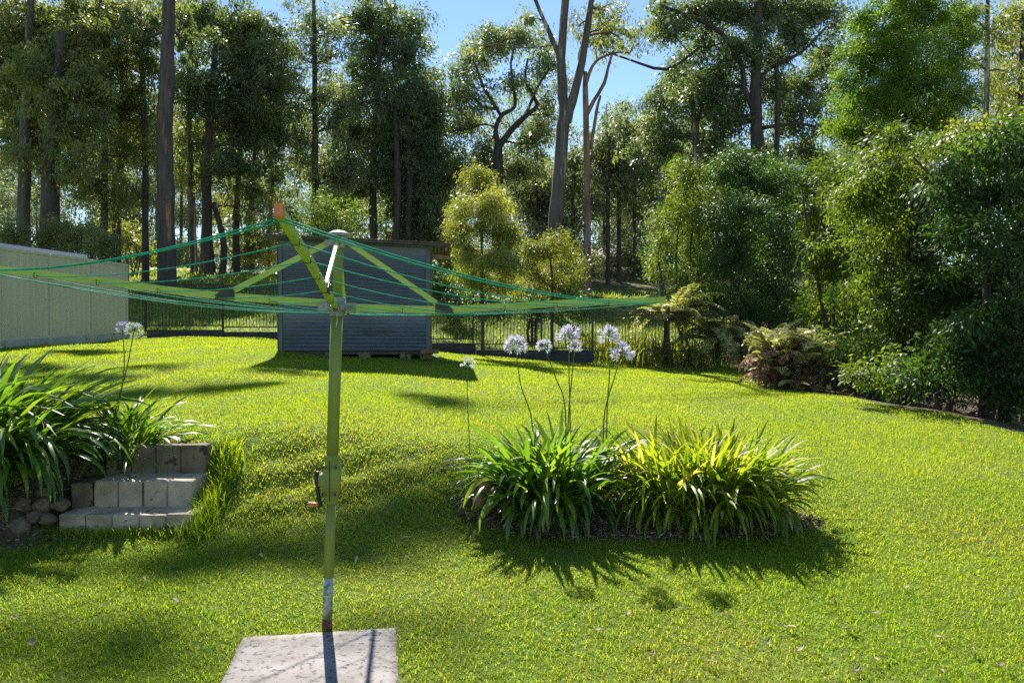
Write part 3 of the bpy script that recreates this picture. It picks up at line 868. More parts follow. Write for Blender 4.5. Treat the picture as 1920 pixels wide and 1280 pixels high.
stalk(c1, [(1078, 650), (1072, 710), (1065, 800)], 5.98, 5.92, 17)
stalk(c1, [(1141, 630), (1143, 700), (1138, 780)], 5.95, 6.0, 26)
stalk(c1, [(1166, 662), (1150, 715), (1132, 790)], 5.85, 5.95, 28)
stalk(c5, [(251, 620), (238, 690), (212, 790)], 6.35, 6.4, 20, True)
stalk(c5, [(229, 614), (233, 690), (218, 790)], 6.45, 6.42, 15)
# mulch and litter in the bed
def chips(name, label, cx, cy, rx, ry, n, L):
    r = np.sqrt(rng.random(n)); a = rng.uniform(0, 6.28, n)
    x = cx + rx * r * np.cos(a); y = cy + ry * r * np.sin(a)
    P = np.stack([x, y, hgt(x, y) + rng.uniform(0, .02, n)], 1)
    D = rng.normal(size=(n, 3)) * [1, 1, .25]
    o = put(name, [leaves_np(P, D, L * rng.uniform(.5, 1.3, n), L * .25 * rng.uniform(.5, 1.3, n), rng.random(n))], 'dry_litter')
    tag(o, label, 'mulch', kind='stuff')
chips('mulch', 'brown bark and dry leaf litter under the middle agapanthus bed', 1.02, 5.88, 1.45, .42, 8000, .05)
chips('leaf_litter', 'dry leaf litter in the shaded bed left of the steps', -3.9, 5.8, .8, .6, 3000, .05)
chips('leaf_litter', 'dry leaf and twig litter under the dark shrubs on the right', 9.2, 13.5, 1.8, 6.0, 5000, .1)
# fallen leaves on the lawn
lit = [(270, 1097), (490, 1053), (455, 1081), (30, 1168), (60, 1218), (668, 1060), (760, 1020), (1365, 1170), (1280, 1150), (1640, 1160), (1760, 1205), (1655, 1245), (1640, 1252), (1765, 1275), (1480, 1190), (1420, 1175), (1225, 1240), (1000, 1120), (1560, 1130), (1880, 1265), (1820, 1230), (1500, 1230), (1120, 1190), (1700, 1110), (1330, 1258), (1180, 1165), (330, 1140), (1590, 1190), (1605, 1268), (1440, 1215)]
for i, (x, y) in enumerate(lit):
    p_ = onground(x, y)
    n_ = 5
    a = random.uniform(0, 6.28); L = random.uniform(.045, .085); w = random.uniform(.008, .015)
    vs, fs = [], []
    for k in range(n_ + 1):
        u = k / n_
        c = Vector((math.cos(a), math.sin(a), 0)) * (L * (u - .5)) + Vector((0, 0, .036 + .012 * math.sin(u * 3.1 + i)))
        s_ = Vector((-math.sin(a), math.cos(a), 0)) * (w * math.sin(math.pi * (.06 + .9 * u)))
        vs += [c + s_ + Vector((0, 0, .006)), c, c - s_ + Vector((0, 0, .006))]
        if k: 
            b_ = 3 * k
            fs += [(b_ - 3, b_ - 2, b_ + 1, b_), (b_ - 2, b_ - 1, b_ + 2, b_ + 1)]
    me = mesh_np('fallen_leaf', np.array([tuple(v) for v in vs]), np.array(fs), np.full(len(fs), random.uniform(.3, .8)))
    o = link('fallen_leaf', me, MAT['dry_litter'])
    o.location = (p_.x, p_.y, H(p_.x, p_.y))
    tag(o, 'dry curled tan gum leaf lying on the lawn', 'leaf', 'fallen leaves on the lawn')

# ------------------------------------------------------------------ shed
sh = empty('garden_shed', (-1.62, 14.6, 1.2), 'blue-grey corrugated steel garden shed standing at the back of the lawn', 'shed')
def corr_wall(p0, p1, z0, z1a, z1b, pitch=.0755, amp=.018, out=Vector((0, -1, 0))):
    mb = MB()
    nz = int((max(z1a, z1b) - z0) / pitch * 8)
    b0 = 0
    for i in range(nz + 1):
        u = i / nz
        for p_, z1 in ((p0, z1a), (p1, z1b)):
            z = z0 + (z1 - z0) * u
            o_ = math.sin(2 * math.pi * (z - z0) / pitch) * amp
            mb.v.append((p_[0] + out.x * o_, p_[1] + out.y * o_, z))
    for i in range(nz):
        mb.f.append((2 * i, 2 * i + 1, 2 * i + 3, 2 * i + 2))
    return mb
SX0, SX1, SY0, SY1 = -4.53, -1.62, 14.6, 17.6
SZ0 = 1.22
o = corr_wall((SX0, SY0), (SX1, SY0), SZ0, 3.40, 3.28).build('front_wall', MAT['cladding'], sh, True)
o = corr_wall((SX1, SY0), (SX1, SY1), SZ0, 3.28, 3.28, out=Vector((1, 0, 0))).build('side_wall', MAT['cladding'], sh, True)
o = corr_wall((SX0, SY0), (SX0, SY1), SZ0, 3.40, 3.40, out=Vector((-1, 0, 0))).build('side_wall', MAT['cladding'], sh, True)
o = corr_wall((SX0, SY1), (SX1, SY1), SZ0, 3.40, 3.28, out=Vector((0, 1, 0))).build('back_wall', MAT['cladding'], sh, True)
for xx in (SX0 - .005, SX1 + .005):
    mb = MB()
    s_ = 1 if xx > -3 else -1
    mb.box((xx - s_ * .04, SY0 - .018, (SZ0 + 3.3) / 2 - .01), (.07, .012, 3.3 - SZ0))
    mb.box((xx + s_ * .013, SY0 + .035, (SZ0 + 3.3) / 2 - .01), (.008, .11, 3.3 - SZ0))
    mb.build('corner_trim', MAT['trim_grey'], sh)
# roof: corrugated sheet, fall to the right
mb = MB()
RX0, RX1 = -4.78, -1.2
nn = 190
for i in range(nn + 1):
    x = RX0 + (RX1 - RX0) * i / nn
    zt = 3.45 - .135 * (i / nn) + .009 * math.sin(2 * math.pi * (x - RX0) / .076)
    for yy, dz in ((14.33, 0), (17.9, .02)):
        mb.v += [(x, yy, zt + dz), (x, yy, zt + dz - .006)]
for i in range(nn):
    a, b = 4 * i, 4 * i + 4
    mb.f += [(a, b, b + 2, a + 2), (a + 1, a + 3, b + 3, b + 1), (a, a + 1, b + 1, b), (a + 2, b + 2, b + 3, a + 3)]
rf = mb.build('roof', MAT['roof_sheet'], sh, True)
mb = MB()
mb.bar([(RX0 + .05, 14.36, 3.41), (RX1 - .05, 14.36, 3.27)], .02, .045)
mb.build('fascia', MAT['dark_bracket'], rf)
# lean-to frame on the right side
mb = MB(); mb.bar([(SX1 + .03, 14.75, 3.10), (RX1 - .02, 14.75, 3.06)], .045, .07); mb.bar([(SX1 + .03, 17.5, 3.10), (RX1 - .02, 17.5, 3.06)], .045, .07); mb.build('rafter', MAT['timber'], sh)
mb = MB(); mb.bar([(RX1 - .1, 14.45, 3.20), (RX1 - .1, 17.8, 3.22)], .045, .08); mb.build('rafter', MAT['timber'], sh)
for x in (-4.4, -3.6, -2.9, -2.1, -1.7):
    for yy in (14.75, 17.4):
        mb = MB(); mb.box((x, yy, 1.12), (.22, .2, .15), bevel=.01); mb.build('footing', MAT['block_dark'], sh)
for yy in (14.72, 17.4):
    mb = MB(); mb.box((-3.07, yy, 1.19), (2.86, .12, .09)); mb.build('bearer', MAT['dark_bracket'], sh)
mb = MB(); mb.box((-1.62, 14.52, 1.21), (.36, .2, .09), Matrix.Rotation(.1, 3, 'Z'), bevel=.01); o = mb.build('paver', MAT['brick_rock']); tag(o, 'brown paver lying against the right front corner of the shed', 'paver')

sh.rotation_euler = (0, 0, R(5.5))
# ------------------------------------------------------------------ cream steel fence on the left
cf = empty('steel_fence', (-10.33, 16, 1.2), 'cream ribbed steel boundary fence running down the left side of the lawn', 'fence')
py = [19.84 - 1.65 * k for k in range(8)]
def ftop(y): return 3.275 + (y - 14.9) * .0193
def fbot(y): return 1.235 + (y - 14.9) * .0325
for k in range(7):
    y1, y0 = py[k], py[k + 1]
    mb = MB()
    n_ = 8
    zt0, zt1, zb0, zb1 = ftop(y0) - .03, ftop(y1) - .03, fbot(y0) + .21, fbot(y1) + .21
    ys, os_ = [], []
    for i in range(n_):
        for u, o_ in ((.0, 0), (.30, 0), (.36, .022), (.62, .022), (.68, .0)):
            ys.append((i + u) / n_); os_.append(o_)
    ys.append(1); os_.append(0)
    for u, o_ in zip(ys, os_):
        y = y0 + (y1 - y0) * u
        mb.v += [(-10.34 + o_, y, zb0 + (zb1 - zb0) * u), (-10.34 + o_, y, zt0 + (zt1 - zt0) * u)]
    for i in range(len(ys) - 1):
        mb.f.append((2 * i, 2 * i + 1, 2 * i + 3, 2 * i + 2))
    mb.build('panel', MAT['steel_cream'], cf)
    mb = MB()
    mb.bar([(-10.33, y0 + .03, ftop(y0)), (-10.33, y1 - .03, ftop(y1))], .05, .055)
    mb.build('rail', MAT['steel_cream_trim'], cf)
    mb = MB()
    mb.bar([(-10.33, y0 + .03, fbot(y0) + .20), (-10.33, y1 - .03, fbot(y1) + .20)], .05, .05)
    mb.build('rail', MAT['steel_cream_trim'], cf)
    mb = MB()
    mb.bar([(-10.32, y0 + .03, fbot(y0) + .06), (-10.32, y1 - .03, fbot(y1) + .06)], .045, .23)
    mb.build('plinth', MAT['plinth_grey'], cf)
for y in py:
    mb = MB(); mb.box((-10.33, y, (ftop(y) + fbot(y)) / 2 - .03), (.065, .055, ftop(y) - fbot(y) + .08), bevel=.004); mb.build('post', MAT['steel_cream_trim'], cf)

# neighbour shed behind it
ns = empty('neighbour_shed', (-14, 17, 2), 'low pale-edged flat-roofed shed showing over the cream fence', 'shed')
mb = MB(); mb.box((-13.9, 17.2, 2.5), (4.4, 4.2, 1.7)); mb.build('wall', MAT['shed_white'], ns)
mb = MB(); mb.bar([(-13.8, 14.95, 3.50), (-13.8, 19.6, 3.62)], 5.0, .05); mb.build('roof', MAT['dark_roof'], ns)
mb = MB(); mb.bar([(-11.26, 14.95, 3.43), (-11.26, 19.6, 3.55)], .05, .13); mb.build('fascia', MAT['shed_white'], ns)

# ------------------------------------------------------------------ black pool fence
pf = empty('metal_fence', (0, 22, 1), 'black tubular metal fence crossing behind the shed', 'fence')
Yf = 22.0
posts = [273 - 145, 273, 418, 563, 708, 745, 887, 1035 - 20, 1111, 1254, 1400]
railt = {0: (532, 608), 1: (534, 610), 2: (536, 613), 3: (541, 618), 4: (545, 622), 5: (556, 635), 6: (566, 645), 7: (575, 652), 8: (585, 657), 9: (585, 658)}
for i in range(len(posts) - 1):
    x0, x1 = posts[i], posts[i + 1]
    if x0 < 200: x0 = 225
    tp, bt = railt[i]
    X0, X1 = at(x0, 600, Yf).x, at(x1, 600, Yf).x
    zt, zb = at(960, tp, Yf).z, at(960, bt, Yf).z
    mb = MB()
    for z in (zt, zt - .105, zb):
        mb.bar([(X0 + .03, Yf, z), (X1 - .03, Yf, z)], .026, .034)
    nb = max(3, int(round((X1 - X0) / .1)))
    for k in range(1, nb):
        x = X0 + (X1 - X0) * k / nb
        mb.tube([(x, Yf, zb - .01), (x, Yf, zt - .01)], .009, 6)
    mb.build('panel', MAT['black_metal'], pf)
for i, x in enumerate(posts[1:], 1):
    X = at(x, 600, Yf).x
    zt = max(at(960, railt[min(i, 9)][0], Yf).z, at(960, railt[i - 1][0], Yf).z) + (.16 if i > 8 else .05)
    mb = MB(); mb.box((X, Yf, (zt + H(X, Yf) - .1) / 2), (.055, .055, zt - H(X, Yf) + .1), bevel=.004); mb.build('post', MAT['black_metal'], pf)
# retaining sleepers at its foot
for (x0, x1, yt, yb, Y, lb) in ((276, 420, 618, 640, 21.3, 'dark timber sleeper edging under the black fence left of the shed, nearer the cream fence'), (421, 540, 622, 645, 21.28, 'dark timber sleeper edging beside the left wall of the shed'),
                            (806, 892, 643, 664, 21.3, 'short dark sleeper under the black fence just right of the shed'), (893, 1112, 656, 680, 21.25, 'long low dark sleeper behind the flower heads')):
    a, b = at(x0, 600, Y).x, at(x1, 600, Y).x
    za, zb = at(960, yt, Y).z, at(960, yb, Y).z
    mb = MB(); mb.box(((a + b) / 2, Y, (za + zb) / 2), (b - a, .08, za - zb), bevel=.008)
    if x0 != 893 and x0 != 421: mb.box(((a + b) / 2, Y - .06, (za + zb) / 2), (.06, .04, za - zb + .03), bevel=.004)
    o = mb.build('garden_sleeper', MAT['sleeper']); tag(o, lb, 'sleeper', 'sleepers under the black fence')
mb = MB()
p_ = at(238, 520, 21); mb.tube([(p_.x, 21, H(p_.x, 21) - .1), (p_.x, 21, at(238, 478, 21).z)], .06, 8); o = mb.build('timber_post', MAT['bark_grey']); tag(o, 'weathered grey timber post at the far end of the cream fence', 'post')

# ------------------------------------------------------------------ trees
def branch_pts(a, b, wob, n=6, up=.0):
    a, b = Vector(a), Vector(b)
    d = (b - a).length
    pts = []
    o1 = Vector((random.uniform(-1, 1), random.uniform(-1, 1), random.uniform(-.6, .6))) * d * wob
    o2 = Vector((random.uniform(-1, 1), random.uniform(-1, 1), random.uniform(-.6, .6))) * d * wob
    for i in range(n + 1):
        u = i / n
        p_ = a.lerp(b, u) + o1 * math.sin(math.pi * u) + o2 * math.sin(2 * math.pi * u) * .6
        p_.z += up * d * math.sin(math.pi * u) * (1 - u)
        pts.append(p_)
    return pts

def foliage(lobes, dens, leaf, droop, cl_r, fill, tints=(.45, .2), shell=.5):
    """lobes: (centre, rx, ry, rz). returns leaf parts and twig ends"""
    parts, ends = [], []
    for (c, rx, ry, rz, k) in lobes:
        area = math.pi * rx * rz
        ncl = max(4, int(area * fill * k))
        d = unit(rng.normal(size=(ncl, 3)))
        r = rng.random(ncl) ** (1 / (1 + 2 * shell))
        r = r * (1 + .18 * rng.normal(size=ncl))
        cc = np.array(c) + d * r[:, None] * np.array([rx, ry, rz])
        ends.append(cc)
        nl = max(6, int(area * dens * k / ncl))
        rep = np.repeat(cc, nl, 0)
        off = rng.normal(size=rep.shape) * np.array([1, 1, .8]) * cl_r * rng.uniform(.6, 1.3, ncl).repeat(nl)[:, None]
        off[:, 2] -= droop * np.abs(off[:, 0]) * .5
        P = rep + off
        ca_ = rng.normal(size=(ncl, 3)); coh = np.repeat(unit(rng.normal(size=(ncl, 3)) + np.array([0, -.6, .3])) * 1.0, nl, 0)
        D = unit(off) * .6 + np.repeat(unit(ca_) * .7, nl, 0) + rng.normal(size=off.shape) * .35
        D[:, 2] -= droop
        n = len(P)
        ti = np.clip(rng.normal(tints[0], tints[1], n) + np.repeat(rng.normal(0, .24, ncl), nl), 0, 1)
        parts.append(leaves_np(P, D, leaf[0] * rng.uniform(.6, 1.3, n), leaf[1] * rng.uniform(.7, 1.3, n), ti, coh))
    return parts, ends

def tree(name, label, trunks, Y, lobes, mat, bark, leaf=(.15, .045), dens=650, droop=.9, cl_r=.33, fill=2.6, group=None, depth=.9, cat='tree', twigs=True, wob=.10, root=None, limbs=(), shell=.5, tints=(.45, .2), extra_world=(), tdens=.35):
    """trunks: list of [(x, y, width_px) ...] bottom to top, in the photograph at depth Y"""
    base = at(trunks[0][0][0], trunks[0][0][1], Y)
    gz = H(base.x, Y)
    o = empty(name, (base.x, Y, gz), label, cat, group)
    tps = []
    mb = MB()
    for ti_, tr in enumerate(trunks):
        P, Rr = [], []
        for (x, y, w) in tr:
            P.append(at(x, y, Y + (.15 * math.sin(x) if ti_ else 0))); Rr.append(w / F * Y / 2)
        if ti_ == 0 or P[0].z < gz + 1.2:
            if P[0].z > gz: P.insert(0, Vector((P[0].x, P[0].y, gz - .25))); Rr.insert(0, Rr[0] * 1.15)
        Q, RR = [], []
        for i in range(len(P) - 1):
            p0, p1, p2, p3 = P[max(i - 1, 0)], P[i], P[i + 1], P[min(i + 2, len(P) - 1)]
            ns_ = max(3, int((p2 - p1).length / .7))
            for s_ in range(ns_):
                u = s_ / ns_
                q = .5 * ((2 * p1) + (p2 - p0) * u + (2 * p0 - 5 * p1 + 4 * p2 - p3) * u * u + (3 * p1 - p0 - 3 * p2 + p3) * u ** 3)
                r_ = Rr[i] * (1 - u) + Rr[i + 1] * u
                Q.append(q + Vector((random.uniform(-1, 1), random.uniform(-1, 1), 0)) * r_ * .10)
                RR.append(r_ * random.uniform(.94, 1.06))
        Q.append(P[-1]); RR.append(Rr[-1])
        mb.tube(Q, RR, 12)
        tps += list(zip(Q, RR))
    mb.build('trunk', MAT[bark], o, True)
    L = []
    if Y > 25:
        q_ = Y / 33
        leaf = (leaf[0] * 1.3 * q_, leaf[1] * 1.35 * q_); cl_r *= .68 * q_; dens *= .88 / q_ ** 2; fill *= 2.4 / q_ ** 2; depth *= q_
    else: dens *= 1.45; fill *= 1.5
    for lb in lobes:
        x, y, rx, ry = lb[:4]
        dY = lb[4] if len(lb) > 4 else (random.uniform(.1, 1.7) if Y > 25 else random.uniform(-1, 1)) * depth * 1.2
        k = lb[5] if len(lb) > 5 else 1
        c = at(x, y, Y + dY)
        s_ = (Y + dY) / F * (1.2 if Y > 25 else 1.1)
        L.append((c, rx * s_, max(.5, min(rx, ry) * s_ * (depth * 1.3 if Y < 25 else .85)), ry * s_, k))
    for w_ in extra_world: L.append(w_)
    parts, ends = foliage(L, dens, leaf, droop, cl_r, fill, tints, shell)
    if twigs:
        mbt = MB()
        for (c, rx, ry, rz, k), en in zip(L, ends):
            best = min(tps, key=lambda q: (q[0] - c).length + (3 * max(0, q[0].z - c.z + rz * .4)))
            pb, rb = best
            c_ = c - Vector((0, 0, rz * .3))
            r1 = min(rb * .5, .05 * math.sqrt(rx * rz) + .012)
            bp = branch_pts(pb, c_, wob, 7, .05)
            mbt.tube(bp, list(np.linspace(r1, r1 * .45, len(bp))), 6, cap=False)
            idx = rng.permutation(len(en))[:max(4, int(len(en) * tdens))]
            for e_ in idx[:60]:
                s0 = bp[random.randint(3, len(bp) - 1)]
                tp_ = branch_pts(s0, Vector(en[e_]), wob * 1.2, 4, .06)
                mbt.tube(tp_, list(np.linspace(r1 * .35, .006, len(tp_))), 4, cap=False)
        mbt.build('branches', MAT['twig' if bark != 'bark_pink' else 'bark_pink'], o, True)
    put('crown', parts, mat, o)
    return o
GT = 'tall gum trees behind the fence'
# high crowns that throw the dappled shade on the lawn: world lobes found along the sun from the shaded patches
def caster(x, y, Yc, rx, ry, k=1.0):
    k = k * 2.2
    g = onground(x, y)
    tt = (Yc - g.y) / sun_dir.y
    c = g + sun_dir * tt
    return (c, rx, ry * .9, ry * .85, k)

T = tree
T('gum_tree', 'grey-barked gum tree at the far left with a dense olive crown', [[(45, 470, 23), (46, 300, 21), (52, 120, 16), (60, -40, 10)], ], 33,
  [(30, 60, 90, 75), (110, 30, 80, 60), (50, 180, 95, 65), (125, 130, 60, 60), (30, 285, 60, 35, .5, .6), (165, 60, 50, 50), (0, 120, 60, 90), (90, 250, 60, 45)], 'gum_olive', 'bark_grey', group=GT, dens=720)
T('gum_tree', 'thick black-trunked gum tree second from the left edge', [[(88, 470, 28), (92, 340, 25), (103, 200, 18), (115, 60, 12)]], 31,
  [(140, 220, 60, 50), (75, 130, 75, 50), (160, 160, 50, 50), (60, 300, 50, 30, 0, .6), (150, 300, 45, 35, 0, .6), (165, 90, 50, 50)], 'gum_olive', 'bark_dark', group=GT)
T('gum_tree', 'slim dark gum tree close beside the thick black trunk', [[(108, 480, 9), (109, 300, 8), (120, 160, 6)]], 36,
  [(130, 90, 60, 50), (100, 230, 60, 50), (150, 260, 40, 40)], 'gum_dark', 'bark_dark', group=GT)
T('gum_tree', 'dark straight gum tree right of the cream fence end with drooping olive tufts', [[(192, 500, 13), (196, 380, 12), (196, 200, 10), (190, 60, 7), (188, -20, 5)]], 34,
  [(185, 30, 60, 50), (220, 110, 55, 50), (160, 120, 40, 40), (210, 200, 50, 45), (170, 330, 45, 35, -.5), (235, 280, 40, 30), (205, 380, 40, 35, 0, .6)], 'gum_olive', 'bark_dark', group=GT, dens=600)
T('gum_tree', 'thin twin-stemmed gum tree with sky showing around it left of the biggest trunk', [[(222, 520, 10), (224, 300, 8), (230, 120, 6)], [(212, 500, 7), (214, 350, 6), (205, 240, 4)]], 38,
  [(240, 60, 50, 50), (235, 170, 45, 50), (250, 250, 40, 40), (215, 330, 35, 40, 0, .6)], 'gum_grey', 'bark_dark', group=GT, dens=550)
T('gum_tree', 'narrow gum tree just left of the biggest trunk', [[(273, 520, 13), (272, 300, 11), (266, 120, 8), (262, 0, 5)]], 35,
  [(260, 20, 55, 45), (275, 110, 45, 50), (250, 190, 45, 45), (275, 270, 40, 40, 0, .7), (250, 350, 35, 35, 0, .6)], 'gum_olive', 'bark_dark', group=GT, dens=520)
# the biggest trunk; its crown stands above the picture
big = T('gum_tree', 'massive straight gum trunk with an orange bark scar, tallest on the left', [[(311, 545, 38), (311, 430, 33), (310, 250, 29), (315, 90, 25), (318, -60, 21), (322, -260, 16), (330, -420, 11)]], 32,
  [(350, 60, 45, 50, 2, .7), (270, 60, 40, 50, 2, .7)], 'gum_dark', 'bark_main', group=GT, dens=700, fill=3, cl_r=.17,
  extra_world=[caster(*q) for q in ((300, 1085, 32, .5, .18, .6), (430, 1062, 32, .6, .2, .8), (570, 1045, 32, .7, .22, .9), (730, 1015, 32.3, .6, .2, .9), (870, 985, 32.5, .5, .16, .7), (40, 1030, 31.5, .4, .2, .7), (130, 1245, 32, .5, .16, .6), (300, 1262, 32, .4, .14, .5), (790, 1215, 32, .25, .2, .35),
   (60, 690, 32, .9, .3, .8), (170, 712, 32, 1.2, .3, .8), (330, 742, 32, 1.1, .3, .8), (440, 728, 32, .9, .25, .8), (150, 662, 32, 1.2, .3, .7), (520, 700, 32, .7, .2, .6), (270, 690, 32, .7, .2, .6))])
T('gum_tree', 'broad gum tree with a dense rounded crown right of the biggest trunk', [[(395, 545, 21), (388, 400, 18), (392, 250, 14), (405, 80, 9)], [(412, 540, 14), (420, 460, 12), (400, 380, 9)]], 42,
  [(405, 50, 80, 55), (480, 60, 50, 60), (500, 150, 42, 70), (410, 150, 70, 50), (450, 220, 65, 50), (385, 260, 50, 45), (505, 250, 36, 50), (450, 310, 60, 40, 0, .7), (350, 160, 40, 50)], 'gum_dark', 'bark_dark', group=GT, dens=850)
T('gum_tree', 'ragged gum tree with peeling brown bark between the big trunks', [[(365, 530, 14), (360, 380, 13), (356, 250, 10), (360, 60, 7)], [(378, 530, 12), (384, 400, 10), (378, 300, 8)]], 43,
  [(350, 30, 60, 40), (360, 330, 45, 35, 0, .5), (345, 230, 40, 40, 0, .6), (470, 370, 50, 35, 0, .5)], 'gum_olive', 'bark_grey', group=GT, dens=600)
T('gum_tree', 'slender dark gum tree seen just left of the orange clothesline tip', [[(445, 545, 14), (443, 420, 12), (450, 280, 9), (455, 120, 6)]], 44,
  [(460, 100, 50, 60), (470, 200, 45, 50), (430, 330, 40, 40, 0, .6), (480, 420, 40, 35, 0, .5)], 'gum_olive', 'bark_dark', group=GT, dens=560)
T('gum_tree', 'second slender dark gum tree behind the orange clothesline tip', [[(473, 550, 11), (472, 400, 10), (480, 250, 7)], [(508, 550, 9), (506, 440, 8), (512, 330, 6)]], 47,
  [(500, 230, 50, 50), (520, 320, 40, 45), (490, 370, 40, 35), (540, 400, 30, 30)], 'gum_grey', 'bark_dark', group=GT, dens=560)
T('gum_tree', 'tall airy gum tree with sky behind its fine branches left of the shed roof', [[(592, 470, 13), (591, 300, 12), (590, 120, 9), (588, -20, 6)]], 46,
  [(590, 20, 55, 40, 0, .55), (560, 90, 45, 50, 0, .6), (622, 90, 40, 50, 0, .6), (590, 170, 60, 45, 0, .7), (556, 250, 50, 50, 0, .9), (628, 220, 45, 50, 0, .8), (600, 320, 60, 40, 0, .9), (545, 180, 35, 50, 0, .7), (645, 320, 40, 45, 0, .9)], 'gum_grey', 'bark_dark', group=GT, dens=600, droop=.5, tdens=.8)
T('gum_tree', 'very dark dense gum tree standing behind the shed', [[(701, 470, 15), (699, 350, 14), (702, 240, 11), (715, 60, 7)]], 48,
  [(690, 30, 50, 45), (730, 50, 50, 50), (760, 110, 38, 50), (700, 110, 55, 50), (670, 170, 45, 50), (735, 180, 60, 50), (775, 220, 40, 50), (700, 240, 55, 40), (785, 70, 26, 50), (800, 170, 24, 50), (765, 290, 55, 45), (660, 250, 35, 50), (800, 290, 35, 40), (690, 330, 50, 40, 0, .7)], 'gum_dark', 'bark_dark', group=GT, dens=640, tints=(.36, .22))
for i, (x, w, lb) in enumerate(((742, 13, 'dark straight trunk nearest the dense tree behind the shed roof'), (764, 12, 'dark gum trunk in the middle of the thick group over the shed roof'), (788, 13, 'dark gum tree at the right of the group over the shed'), (818, 8, 'thin dark gum tree left of the yellow-green wattle'))):
    T('gum_tree', lb, [[(x, 470, w), (x + 3, 330, w * .9), (x - 2, 200, w * .6)]], 46.5 + i * .8,
      [(x, 330, 46, 50), (x + 8, 400, 40, 45), (x - 14, 250, 42, 50), (x + 5, 440, 34, 28), (x - 5, 180, 36, 40, 0, .7)], 'gum_dark', 'bark_dark', group=GT, dens=620, tints=(.36, .22))
T('gum_tree', 'small gum tree showing pale foliage right of the airy tree', [[(650, 470, 9), (648, 360, 8), (655, 260, 6)]], 49,
  [(655, 300, 40, 45), (640, 370, 40, 40), (670, 420, 40, 30, 0, .7), (610, 420, 40, 30, 0, .8)], 'gum_grey', 'bark_dark', group=GT, dens=600)
T('gum_tree', 'crooked gum tree with twisting dark limbs against the blue sky', [[(932, 470, 20), (934, 320, 19), (933, 275, 17)], [(933, 278, 13), (962, 240, 12), (985, 218, 10), (1006, 200, 8), (1003, 185, 7), (985, 150, 5), (990, 110, 4)],
   [(933, 275, 10), (930, 240, 9), (942, 215, 8), (965, 200, 7), (962, 160, 6), (958, 120, 4), (965, 85, 3)], [(940, 218, 7), (920, 185, 6), (905, 160, 5), (895, 130, 4), (885, 110, 3)], [(935, 205, 6), (905, 200, 5), (890, 185, 4), (872, 190, 3)], [(985, 218, 6), (1010, 160, 5), (1030, 130, 4)]], 50,
  [(880, 110, 42, 32), (930, 82, 48, 30), (985, 72, 45, 30), (1020, 110, 30, 35), (895, 180, 42, 35, 0, .6), (960, 150, 50, 35, 0, .5), (860, 230, 45, 45), (1000, 250, 45, 40), (935, 250, 45, 30, 1, .6), (850, 160, 32, 40), (905, 300, 60, 40), (980, 310, 50, 40), (1030, 200, 30, 40, 0, .6), (860, 320, 50, 40)], 'gum_grey', 'bark_dark', group=GT, dens=620, droop=.6, tdens=.6)
T('gum_tree', 'tall forked gum tree with grey and cream blotched bark right of centre', [[(1041, 470, 29), (1043, 400, 27), (1050, 300, 25), (1058, 215, 23), (1056, 185, 20), (1052, 110, 17), (1060, 0, 14), (1064, -120, 10)],
   [(1062, 230, 17), (1072, 190, 18), (1090, 120, 15), (1103, 40, 12), (1116, -40, 10), (1130, -150, 7)], [(1055, 130, 11), (1046, 100, 10), (1025, 50, 8), (1004, 0, 7), (985, -70, 5)]], 30,
  [(1140, 12, 55, 22, .5, .5), (1090, -75, 70, 30, 0, .2), (1000, -80, 60, 30, 0, .25), (1190, -60, 60, 30, 0, .2), (1160, 60, 35, 25, .5, .5), (1012, 30, 30, 26, .5, .45), (1085, 40, 26, 30, .6, .4), (1035, 75, 26, 22, .6, .35), (1130, 45, 26, 26, .6, .4)], 'gum_olive', 'bark_grey', group=GT, dens=420, cl_r=.3, fill=2.2,
  extra_world=[caster(*q) for q in ((850, 762, 30.5, .6, .3, .7), (790, 745, 30.5, .4, .2, .6), (1090, 695, 30, .5, .2, .5))])
T('gum_tree', 'pink-barked gum tree with bare forking limbs right of the tall forked gum', [[(1101, 500, 14), (1101, 400, 13), (1100, 270, 12), (1098, 180, 11), (1097, 135, 8)], [(1100, 215, 9), (1113, 190, 8), (1133, 155, 7), (1142, 120, 5), (1150, 95, 4)], [(1098, 160, 7), (1110, 125, 6), (1128, 108, 5), (1160, 98, 4), (1180, 100, 3)], [(1108, 280, 6), (1118, 210, 6), (1126, 180, 4)], [(1097, 140, 5), (1085, 110, 4), (1090, 85, 3)]], 42,
  [(1150, 60, 50, 30, 0, .5), (1185, 85, 35, 20, 0, .5), (1110, 70, 40, 30, 0, .4), (1135, 90, 30, 20, 0, .3), (1210, 60, 30, 25, 0, .4)], 'gum_olive', 'bark_pink', group=GT, dens=420, droop=.7, tdens=1.0)
GB = 'slim background gums right of the tall forked gum'
for i, (x, w, ys, lb) in enumerate(((1140, 9, 250, 'slim dark background gum tree nearest the pink-barked gum'), (1161, 9, 230, 'slim dark background gum tree second right of the pink-barked gum'), (1190, 7, 250, 'slim dark background gum tree over the distant house'), (1075, 8, 300, 'thin gum tree between the forked gum and the pink gum'), (1005, 7, 310, 'thin gum tree left of the tall forked gum'), (1222, 6, 230, 'thin gum tree left of the broken stump tree'))):
    T('gum_tree', lb, [[(x, 500, w), (x, 350, w * .85), (x + 4, ys, w * .5)]], 50 + i,
      [(x, ys, 34, 30), (x - 15, ys + 50, 34, 35), (x + 15, ys + 75, 36, 35), (x, ys + 125, 35, 30, 0, .6)] , 'gum_grey' if i % 2 else 'far_leaf', 'bark_dark', group=GB, dens=520, leaf=(.17, .055))
